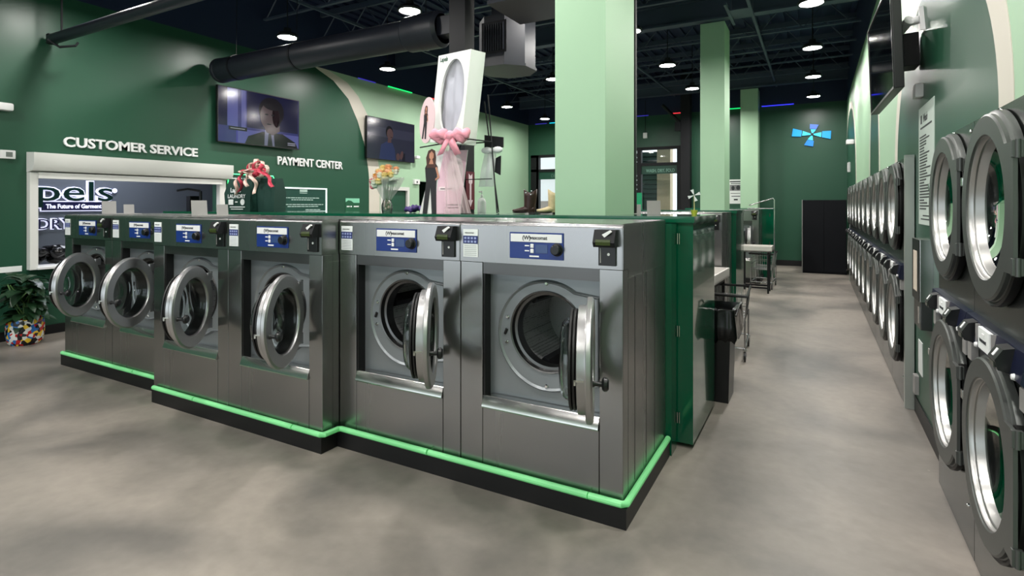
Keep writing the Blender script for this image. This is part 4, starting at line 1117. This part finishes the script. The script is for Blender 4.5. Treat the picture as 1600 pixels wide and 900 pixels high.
# easel with the white gown box and bridal cards
WIRE = BLACKM
es = empty('easel', (-2.68, 4.12, ZT)); tag(es, 'black wire easel holding the white oval window box', 'easel')
for name_, pts in (('leg', [(.33, -.12, .004), (.13, .06, 1.05)]), ('leg', [(-.36, -.06, .004), (.02, .06, 1.0)]), ('leg', [(.10, .30, .004), (.08, .08, 1.0)])):
    b = MB(); b.tube(pts, .006, 8); b.build(name_, WIRE, es)
b = MB(); b.tube([(-.52, .0, .62), (-.50, -.10, .60), (.12, -.38, .60), (.16, -.28, .62), (.22, -.02, .62)], .006, 8); b.tube([(-.3, -.01, .62), (.2, -.02, .62)], .006, 8)
b.tube([(.0, -.33, .60), (-.01, -.35, .68)], .006, 8); b.build('ledge', WIRE, es)
b = MB(); b.tube([(-.19, .0, .3), (.22, -.02, .3)], .004, 6); b.build('brace', WIRE, es)
gb = empty('gown_box', (-2.80, 3.985, 2.105)); gb.rotation_euler = (R(-3), R(6.5), R(-24.7)); tag(gb, 'tall white gown preservation box with an oval window, leaning on the easel', 'box')
W2, H2, D2 = .275, .78, .072
b = MB()
# front with oval hole
cx, cz, rx, rz = .03, .40, .205, .325
angs = [2*PI*k/48 for k in range(48)]
def edge_pt(a):
    dx, dz = math.cos(a), math.sin(a); t = 1e9
    if abs(dx) > 1e-9: t = min(t, ((W2 if dx > 0 else -W2)-cx)/dx)
    if abs(dz) > 1e-9: t = min(t, ((H2 if dz > 0 else 0)-cz)/dz)
    return (cx+dx*t, cz+dz*t)
angs = sorted(angs + [math.atan2(z-cz, x-cx) % (2*PI) for x in (-W2, W2) for z in (0, H2)])
o_ = [b._v((edge_pt(a)[0], -D2, edge_pt(a)[1])) for a in angs]; i_ = [b._v((cx+rx*math.cos(a), -D2, cz+rz*math.sin(a))) for a in angs]; j_ = [b._v((cx+rx*math.cos(a), -D2+.02, cz+rz*math.sin(a))) for a in angs]
L = len(angs)
for k in range(L):
    b._f([o_[k], o_[(k+1) % L], i_[(k+1) % L], i_[k]]); b._f([i_[k], i_[(k+1) % L], j_[(k+1) % L], j_[k]])
c8 = [(-W2, -D2, 0), (W2, -D2, 0), (W2, -D2, H2), (-W2, -D2, H2), (-W2, D2, 0), (W2, D2, 0), (W2, D2, H2), (-W2, D2, H2)]
for q in ((1, 5, 6, 2), (0, 3, 7, 4), (3, 2, 6, 7), (0, 4, 5, 1), (4, 7, 6, 5)): b.quad([c8[i] for i in q])
b.build('carton', mat('white carton', (232, 234, 230), .6), gb)
b = MB()
g = [[b._v((cx+(i/14-.5)*.44, -D2+.045+.008*math.sin(i*1.3+j*.15)+.003*math.sin(j*1.1+i), .05+.68*j/18)) for i in range(15)] for j in range(19)]
for j in range(18):
    for i in range(14): b._f([g[j][i], g[j][i+1], g[j+1][i+1], g[j+1][i]])
b.build('folded_gown', mat('pale satin', (176, 178, 190), .45), gb, angle=80)
b = MB(); vv = [b._v((cx+rx*math.cos(a), -D2+.012, cz+rz*math.sin(a))) for a in angs[:]]; b._f(vv); b.build('window', mat('clear film', (235, 235, 240), .35, alpha=.15), gb)
text_obj('print', 'Lapels', .055, mat('faded green print', (70, 96, 84), .6), frame_M((-.235, -D2-.0008, .72), (1, 0, 0), (0, 0, 1)), gb, .0004, .0025)
oc = empty('oval_card', (-2.95, 3.80, 2.10), R(-24.7)); oc.scale = (1.2, 1, 1.2); oc.rotation_euler = (0, R(7), R(-8)); tag(oc, 'pink oval card with a standing woman, leaning on the gown box', 'card')
b = MB(); b.prism(ell(0, .165, .075, .165, 32), -.004, .004, 'xz'); b.build('card', mat('blush card', (228, 200, 204), .5), oc)
def woman(parent, x, z0, h, y, flip=1):
    k = h; pk = lambda p: [(x+a*k*flip, z0+c*k) for a, c in p]
    SK = mat('printed skin', (190, 134, 108), .6); HA = mat('printed brown hair', (70, 40, 30), .6); BK = mat('printed black outfit', (26, 26, 30), .6)
    return shapes('printed_figure', [HA, SK, BK], [
        (2, pk([(-.09, .0), (-.03, .0), (.0, .40), (.03, .0), (.09, .0), (.075, .45), (.085, .72), (.05, .78), (-.05, .78), (-.08, .70), (-.06, .48)]), 1),
        (0, pk([(-.055, .70), (-.07, .86), (-.045, .97), (.0, 1.0), (.045, .97), (.06, .86), (.055, .70)]), 2),
        (1, pk([(-.028, .86), (-.03, .92), (.0, .965), (.03, .92), (.028, .86), (.0, .82)]), 3), (1, pk([(-.03, .76), (.03, .76), (.014, .83), (-.014, .83)]), 3),
        (1, pk([(.075, .72), (.115, .55), (.06, .50), (.06, .53), (.09, .56), (.055, .70)]), 3)], frame_M((0, y, 0), (1, 0, 0), (0, 0, 1)), parent)
woman(oc, -.015, .03, .24, -.0045)
ob = MB()
bo = empty('pink_bow', (-2.60, 3.68, 2.13)); bo.rotation_euler = (0, 0, R(15)); bo.scale = (1.1, 1, 1.2); tag(bo, 'fluffy pink tulle bow at the foot of the gown box', 'bow')
TUL = mat('pink tulle', (246, 160, 176), .8, var=.2, var_scale=20)
for s in (-1, 1):
    for k in range(3):
        b = MB(); b.sphere((s*(.065+.012*k), -.01*k, .012*(k-1)), .06, (1.25, .5, .62), 14)
        for v in b.bm.verts:
            v.co += Vector((0, .010*math.sin(60*v.co.x+k), .012*math.sin(70*v.co.x+50*v.co.z+k)))
        b.build('loop', TUL, bo, angle=80)
b = MB(); b.sphere((0, -.02, 0), .035, (1, .8, 1), 12); b.build('knot', TUL, bo)
for s in (-1, 1):
    ribbon([(0, -.03, 0), (s*.03, -.04, -.06), (s*.07, -.04, -.13)], .05, TUL, bo, 'tail', (1, 0, .3))
bp = empty('bridal_poster', (-2.90, 3.98, ZT)); bp.scale = (.86, 1, 1); bp.rotation_euler = (R(-5), 0, R(12)); tag(bp, 'leaning bridal poster with a standing woman in black on a pink and white ground', 'poster')
b = MB(); b.prism([(-.26, 0), (.20, 0), (.26, .56), (-.10, .56), (-.20, .22)], -.004, .004, 'xz'); b.build('board', mat('white board', (226, 224, 222), .6), bp)
shapes('print', [mat('blush print', (224, 186, 200), .6), mat('pale blush', (232, 212, 216), .6), INK], [(0, [(-.09, 0), (.197, 0), (.257, .56), (-.0, .56), (-.06, .3)], 1), (1, ell(.13, .36, .09, .17), 2), (1, rect(-.05, .20, .16, .235), 3), (2, rect(-.03, .213, .10, .22), 4), (2, rect(.04, .07, .2, .078), 3), (2, rect(.06, .045, .18, .052), 3)], frame_M((0, -.0045, 0), (1, 0, 0), (0, 0, 1)), bp)
woman(bp, -.095, .0, .58, -.008).scale = (1.5, 1, 1)
tv_ = empty('tulle_veil', (-2.68, 3.84, ZT)); tag(tv_, 'sheer blush veil hanging from the pink bow down to the cabinet', 'veil')
VEIL = bpy.data.materials.new('sheer veil'); VEIL.use_nodes = True
pb = VEIL.node_tree.nodes['Principled BSDF']; pb.inputs['Base Color'].default_value = lin((238, 212, 218)); pb.inputs['Alpha'].default_value = .38; pb.inputs['Roughness'].default_value = .8
b = MB(); N = 20; rows = []
for j in range(9):
    t = j/8; hw = .04 + .09*t; z = .60*(1-t)+.004
    rows.append([b._v((hw*(2*i/N-1) + .10*t - .06, .02*math.sin(i*1.9)*(.3+t), z)) for i in range(N+1)])
for A, B in zip(rows, rows[1:]):
    for i in range(N): b._f([A[i], A[i+1], B[i+1], B[i]])
b.build('drape', VEIL, tv_, angle=80)
WH = mat('white satin', (232, 232, 234), .5)
VW = VEIL.copy(); VW.name = 'white tulle'; VW.node_tree.nodes['Principled BSDF'].inputs['Base Color'].default_value = lin((235, 238, 238)); VW.node_tree.nodes['Principled BSDF'].inputs['Alpha'].default_value = .45
wb = empty('white_bow', (-2.49, 4.17, 2.03)); tag(wb, 'white bow with black card hung on the easel behind the gown box', 'bow')
b = MB(); b.prism([(-.09, .05), (.10, .04), (.10, .13), (-.09, .16)], .0, .012, 'xz'); b.prism([(.01, -.17), (.07, -.20), (.075, -.03), (.0, -.06)], .0, .012, 'xz'); b.build('black_card', BLACKM, wb)
for s in (-1, 1):
    b = MB(); b.sphere((s*.055, -.02, .02), .05, (1.1, .4, .6), 12); b.build('loop', WH, wb, angle=80)
b = MB(); b.sphere((0, -.03, .015), .022, (1, 1, 1), 10); b.build('knot', WH, wb)
for (x0, x1) in ((-.03, -.09), (.0, -.02)):
    ribbon([(x0, -.02, 0), ((x0+x1)/2, -.03, -.14), (x1, -.03, -.30)], .08, VW, wb, 'tail', (1, .2, 0))
ar = empty('arrow_sign', (-3.205, 4.89, 1.72)); tag(ar, 'dark red sign with a white downward arrow on the black post', 'sign')
b = MB(); b.box(0.0, .006, -.08, .08, -.20, .20); b.build('panel', mat('maroon panel', (92, 20, 36), .5), ar)
shapes('arrow', [mat('pale print pink', (226, 206, 212), .5)], [(0, [(-.035, .18), (0, .155), (.035, .18), (.035, .08), (.016, .07), (.016, -.10), (.045, -.10), (0, -.175), (-.045, -.10), (-.016, -.10), (-.016, .07), (-.035, .08)], 1)], frame_M((.0065, 0, 0), (0, 1, 0), (0, 0, 1)), ar)
bt = empty('spray_bottle', (-2.74, 4.38, ZT)); tag(bt, 'white plastic bottle standing behind the easel legs', 'bottle')
b = MB(); b.lathe([(0, 0), (.038, 0), (.04, .01), (.04, .10), (.03, .125), (.014, .14), (.014, .15), (0, .15)], axis='z', n=20); b.build('bottle_body', WHITE, bt)
b = MB(); b.lathe([(0, .15), (.012, .15), (.012, .165), (.004, .17), (.004, .20), (0, .20)], axis='z', n=14); b.box(-.03, .008, -.007, .007, .19, .204, 0, .002); b.build('pump', WHITE, bt)
pr = MB()
for i in range(16):
    x = random.uniform(-.13, .13); pr.sphere((x, random.uniform(-.04, .04), .028+random.uniform(0, .03)*(1-abs(x)/.14)), .032, (1.3, 1, .7), 10)
for v in pr.bm.verts: v.co += Vector((0, 0, .008*math.sin(90*v.co.x)+.005*math.sin(120*v.co.y)))
for v in pr.bm.verts: v.co.z = max(v.co.z, .001)
o = pr.build('purple_scarf', mat('purple fabric', (84, 66, 130), .6), angle=70, loc=(-3.24, 4.08, ZT)); tag(o, 'crumpled purple fabric left of the bridal poster', 'fabric')
rib = MB(); rib.cyl((-.0, 0, 0), (0, 0, .10), .006, n=8); rib.sphere((0, 0, .11), .015, (1, 1, 1), 8); rib.cyl((0, 0, 0), (0, 0, .004), .03, n=16)
# boots
def boot(x, y, rz, m, label, pts_m=None):
    root = empty('cowboy_boot', (x, y, ZT), rz); root.scale = (1.15, 1.15, 1.05); tag(root, label, 'boot')
    b = MB(); n = 20; rows = []
    prof = [(.012, .036, .026, .0), (.03, .040, .032, .0), (.05, .042, .036, -.002), (.075, .042, .036, .0), (.10, .044, .038, .002), (.14, .047, .041, .004), (.178, .049, .043, .004)]
    for (z, rx, ry, ox) in prof:
        row = []
        for k in range(n):
            a = 2*PI*k/n; zz = z
            if z > .17: zz = z + .014*abs(math.cos(a))**2 - .016*abs(math.sin(a))**3
            row.append(b._v((ox+rx*math.cos(a), ry*math.sin(a), zz)))
        rows.append(row)
    for A, B in zip(rows, rows[1:]):
        for k in range(n): b._f([A[k], A[(k+1) % n], B[(k+1) % n], B[k]])
    b._f(rows[0][::-1])
    o = b.build('shaft', m, root, angle=60)
    so = o.modifiers.new('thickness', 'SOLIDIFY'); so.thickness = .003
    b = MB(); rows = []
    for i in range(9):
        t = i/8; cx_ = -.03 - .095*t; w_ = .032*(1-.62*t**2.2) + .003; hh = .052*(1-.62*t) ; z0 = .012 - .006*t + .010*t*t*t
        rows.append([b._v((cx_, w_*math.cos(2*PI*k/12), z0+hh*(.5+.5*math.sin(2*PI*k/12)))) for k in range(12)])
    st = [b._v((.03, .030*math.cos(2*PI*k/12), .014+.05*(.5+.5*math.sin(2*PI*k/12)))) for k in range(12)]
    rows.insert(0, st)
    for A, B in zip(rows, rows[1:]):
        for k in range(12): b._f([A[k], A[(k+1) % 12], B[(k+1) % 12], B[k]])
    b._f(rows[0]); b._f(rows[-1][::-1])
    b.build('foot', m, root, angle=60)
    b = MB(); b.prism([(.032, .0), (-.004, .0), (-.010, .016), (.036, .016)], -.024, .024, 'xz'); b.prism([(-.05, .003), (-.115, .004), (-.125, .012), (-.02, .018), (-.02, .010)], -.026, .026, 'xz'); b.build('sole_and_heel', mat('boot sole', (30, 24, 20), .5), root)
    if pts_m:
        for (x_, z_) in ((-.02, .165), (.015, .15), (.02, .178)):
            q = MB(); q.sphere((x_, -.042, z_), .006, (1, .5, 1), 8); q.build('stud', CHROME, root)
    return root
boot(-2.05, 4.02, R(15), mat('dark brown leather', (52, 30, 26), .35, var=.4, var_scale=25), 'dark brown cowboy boot with studs, toe pointing left', True)
boot(-1.88, 4.12, R(35), mat('tan leather', (212, 192, 150), .5, var=.3, var_scale=30), 'tan and cream cowboy boot beside the dark brown one')
o = MB().box(-.11, .11, -.07, .07, 0, .13, 0, .01).build('storage_tin', mat('dark red tin', (96, 26, 40), .4), None, loc=(-2.30, 5.1, 1.477)); tag(o, 'dark red box on the back washers beside the nearest pillar', 'box')
mw = empty('toy_windmill', (-.80, 4.28, ZT)); tag(mw, 'tiny white windmill ornament in a yellow green pot at the cabinet end', 'ornament')
b = MB(); b.lathe([(0, 0), (.018, 0), (.026, .035), (.022, .035), (0, .03)], axis='z', n=16); b.build('pot', mat('lime pot', (196, 196, 70), .5), mw)
b = MB(); b.cyl((0, 0, .03), (0, 0, .145), .004, n=8); b.build('stem', mat('beige stem', (190, 180, 130), .5), mw)
for a in (20, 110, 200, 290):
    b = MB(); c, s = math.cos(R(a)), math.sin(R(a)); b.prism([(0, .145), (.045*c-.012*s, .145+.045*s+.012*c), (.045*c+.012*s, .145+.045*s-.012*c)], -.008, -.004, 'xz'); b.build('blade', WHITE, mw)

# ------------------------------------------------------------------ aisle: bin, tables, carts
bn = empty('trash_bin', (-.675, 4.78, 0)); tag(bn, 'slim black trash bin with a bag over its rim at the cabinet end', 'trash bin')
b = MB()
v0 = [b._v(p) for p in ((-.09, -.15, 0), (.07, -.15, 0), (.07, .15, 0), (-.09, .15, 0))]; v1 = [b._v(p) for p in ((-.10, -.19, .70), (.09, -.17, .70), (.09, .17, .70), (-.10, .19, .70))]
b._f(v0[::-1])
for i in range(4): b._f([v0[i], v0[(i+1) % 4], v1[(i+1) % 4], v1[i]])
b.build('bin_body', BLACK, bn)
b = MB(); per = []
for (x, y) in ((-.10, -.2), (.11, -.2), (.11, .2), (-.10, .2)): per.append((x, y))
ring = []
for i in range(4):
    p, q_ = per[i], per[(i+1) % 4]
    for k in range(10): ring.append((p[0]+(q_[0]-p[0])*k/10, p[1]+(q_[1]-p[1])*k/10))
rows = []
for j, (z, e) in enumerate(((.50, .012), (.54, .03), (.62, .022), (.70, .016), (.745, .012), (.75, -.006), (.72, -.012), (.5, -.02))):
    rows.append([b._v((x*(1+e/.1)+random.uniform(-.005, .005)*(j < 4), y*(1+e/.2)+random.uniform(-.008, .008)*(j < 4), z+(random.uniform(-.03, .02) if j == 0 else random.uniform(-.006, .006)))) for (x, y) in ring])
for A, B in zip(rows, rows[1:]):
    for k in range(len(ring)): b._f([A[k], A[(k+1) % len(ring)], B[(k+1) % len(ring)], B[k]])
b.build('bag', mat('black bin liner', (12, 12, 13), .22), bn, angle=50)
b = MB(); b.tube([(.125, -.16, .70), (.14, -.05, .77), (.14, .08, .77), (.125, .16, .70)], .008, 8); b.build('handle', BLACK, bn)

TABM = mat('pale grey laminate', (206, 202, 198), .4)
def table(x0, x1, y0, y1, rz, label):
    cx_, cy_ = (x0+x1)/2, (y0+y1)/2; hw, hl = (x1-x0)/2, (y1-y0)/2
    root = empty('folding_table', (cx_, cy_, 0), rz); tag(root, label, 'table', 'white folding tables in the aisle')
    b = MB(); b.box(-hw, hw, -hl, hl, .735, .755, 0, .002); b.build('tabletop', TABM, root)
    for q in ((-hw, hw, -hl, -hl+.02, .10), (-hw, hw, hl-.02, hl, .10), (-hw, -hw+.02, -hl+.02, hl-.02, .10), (hw-.02, hw, -hl+.02, hl-.02, .10)):
        b = MB(); b.box(q[0], q[1], q[2], q[3], .735, .735+q[4], 0, .003); b.build('edge_lip', TABM, root)
    for sx in (-1, 1):
        for sy in (-1, 1):
            b = MB(); b.box(sx*(hw-.06)-.015, sx*(hw-.06)+.015, sy*(hl-.05)-.015, sy*(hl-.05)+.015, 0, .735); b.build('leg', BLACKM, root)
    b = MB(); b.box(-hw+.06, hw-.06, -hl+.04, -hl+.06, .08, .11); b.box(-hw+.06, hw-.06, hl-.06, hl-.04, .08, .11); b.box(-hw+.045, -hw+.075, -hl+.05, hl-.05, .08, .11); b.box(hw-.075, hw-.045, -hl+.05, hl-.05, .68, .71); b.build('stretcher', BLACKM, root)
    return root
table(-1.50, -.90, 6.02, 6.88, R(-2), 'white tray-edged folding table nearest the green cabinet')
table(-1.22, -.68, 10.66, 11.10, 0, 'white tray-edged folding table further down the aisle, near the clothes rail')
CHW = mat('zinc wire', (190, 192, 194), .25, 1.0)
def cart(x, y, rz, rail, label):
    root = empty('laundry_cart', (x, y, 0), rz); tag(root, label, 'laundry cart', 'wire laundry carts')
    hw, hl, zt, zb = .20, .40, .66, .36
    b = MB(); b.tube([(-hw, -hl, zt), (hw, -hl, zt), (hw, hl, zt), (-hw, hl, zt)], .014, 8, closed=True); b.build('rim_bumper', BLACK, root)
    b = MB()
    n = 9
    for i in range(n+1):
        x_ = -hw + 2*hw*i/n; b.tube([(x_, -hl, zt), (x_*.85, -hl*.9, zb), (x_*.85, hl*.9, zb), (x_, hl, zt)], .0022, 5)
    for i in range(16):
        y_ = -hl + 2*hl*i/15; b.tube([(-hw, y_, zt), (-hw*.85, y_*.9, zb), (hw*.85, y_*.9, zb), (hw, y_, zt)], .0022, 5)
    for f in (.33, .66):
        z = zt-(zt-zb)*f; k = 1-.15*f; k2 = 1-.1*f
        b.tube([(-hw*k, -hl*k2, z), (hw*k, -hl*k2, z), (hw*k, hl*k2, z), (-hw*k, hl*k2, z)], .004, 6, closed=True)
    b.build('wire_basket', CHW, root)
    b = MB()
    for sx in (-1, 1):
        b.tube([(sx*hw*.9, -hl*.85, zb+.05), (sx*hw*.9, -hl*.85, .13)], .009, 8); b.tube([(sx*hw*.9, hl*.85, zb+.05), (sx*hw*.9, hl*.85, .13)], .009, 8)
        b.tube([(sx*hw*.9, -hl*.85, .13), (sx*hw*.9, hl*.85, .13)], .009, 8)
    for sy in (-1, 1): b.tube([(-hw*.9, sy*hl*.85, .13), (hw*.9, sy*hl*.85, .13)], .009, 8); b.tube([(-hw*.9, sy*hl*.85, zb+.02), (hw*.9, sy*hl*.85, zb+.02)], .006, 8)
    b.build('frame', CHW, root)
    for sx in (-1, 1):
        for sy in (-1, 1):
            c = (sx*hw*.9, sy*hl*.85, .05)
            b = MB(); b.lathe([(.0, -.010), (.036, -.010), (.049, -.008), (.05, 0), (.049, .008), (.036, .010), (0, .010)], (c[0], c[1], c[2]), 'x', 24); w_ = b.build('wheel', BLACK, root)
            b = MB(); b.lathe([(0, -.013), (.028, -.012), (.028, .012), (0, .013)], (c[0], c[1], c[2]), 'x', 16); b.build('hub', GREYPL, w_)
            b = MB(); b.box(c[0]-.018, c[0]-.014, c[1]-.012, c[1]+.012, .05, .12); b.box(c[0]+.014, c[0]+.018, c[1]-.012, c[1]+.012, .05, .12); b.box(c[0]-.018, c[0]+.018, c[1]-.012, c[1]+.012, .112, .122); b.build('caster_fork', CHW, w_)
    if rail:
        b = MB(); b.tube([(hw*.9, -hl*.85, .13), (hw+.02, -hl*.85, .5), (hw+.02, -hl*.85, 1.66), (hw-.0, -hl*.85, 1.69), (-hw*1.2, -hl*.2, 1.56)], .011, 8)
        b.tube([(hw+.02, -hl*.85, 1.50), (-hw*1.3, -hl*.3, 1.50)], .009, 8); b.build('hanging_rail', CHW, root)
    return root
cart(-.82, 6.28, R(3), False, 'wire laundry cart with black rim behind the trash bin')
cart(-.88, 11.56, R(-2), True, 'wire laundry cart with a tall chrome clothes rail behind the far table')

# ------------------------------------------------------------------ potted plant
pp = empty('potted_plant', (-7.84, 2.80, 0)); tag(pp, 'leafy green plant in a multicoloured pot by the left wall', 'plant')
def pot_material():
    m = bpy.data.materials.new('multicoloured glaze'); m.use_nodes = True; nt = m.node_tree; b = nt.nodes['Principled BSDF']
    tc = nt.nodes.new('ShaderNodeTexCoord'); v = nt.nodes.new('ShaderNodeTexVoronoi'); v.inputs['Scale'].default_value = 30
    sx = nt.nodes.new('ShaderNodeSeparateColor'); cr = nt.nodes.new('ShaderNodeValToRGB'); cr.color_ramp.interpolation = 'CONSTANT'
    cols = [(0, (20, 20, 24)), (.2, (225, 225, 220)), (.4, (190, 36, 34)), (.56, (46, 110, 180)), (.7, (236, 196, 60)), (.82, (225, 225, 220)), (.92, (40, 40, 44))]
    while len(cr.color_ramp.elements) < len(cols): cr.color_ramp.elements.new(.5)
    for e, (p, c) in zip(cr.color_ramp.elements, cols): e.position = p; e.color = lin(c)
    nt.links.new(tc.outputs['Object'], v.inputs['Vector']); nt.links.new(v.outputs['Color'], sx.inputs[0]); nt.links.new(sx.outputs[0], cr.inputs[0]); nt.links.new(cr.outputs[0], b.inputs['Base Color'])
    b.inputs['Roughness'].default_value = .25
    return m
b = MB(); b.lathe([(0, .0), (.13, .0), (.155, .03), (.172, .12), (.172, .22), (.165, .29), (.15, .292), (.15, .24), (0, .24)], axis='z', n=36); b.build('pot', pot_material(), pp)
b = MB(); b.lathe([(0, .245), (.15, .245)], axis='z', n=24); b.build('soil', mat('soil', (40, 32, 26), .9), pp)
PL = mat('glossy plant leaf', (30, 56, 34), .32, var=.4, var_scale=5)
b = MB()
for i in range(7): b.tube([(random.uniform(-.05, .05), random.uniform(-.05, .05), .2), (random.uniform(-.12, .12), random.uniform(-.12, .12), .45), (random.uniform(-.2, .2), random.uniform(-.15, .15), .68)], .007, 6)
b.build('stems', STEM, pp)
b = MB()
for i in range(95):
    a = random.uniform(0, 2*PI); z = random.uniform(.26, .74); r = random.uniform(.02, .14)
    leafmesh(b, (r*math.cos(a), r*math.sin(a)*.8, z), (math.cos(a), math.sin(a)*.8, random.uniform(-.1, .9)), random.uniform(.16, .27), random.uniform(.08, .13), random.uniform(.3, .8))
for v in b.bm.verts: v.co.x = max(v.co.x, -.31)
b.build('foliage', PL, pp, angle=60)
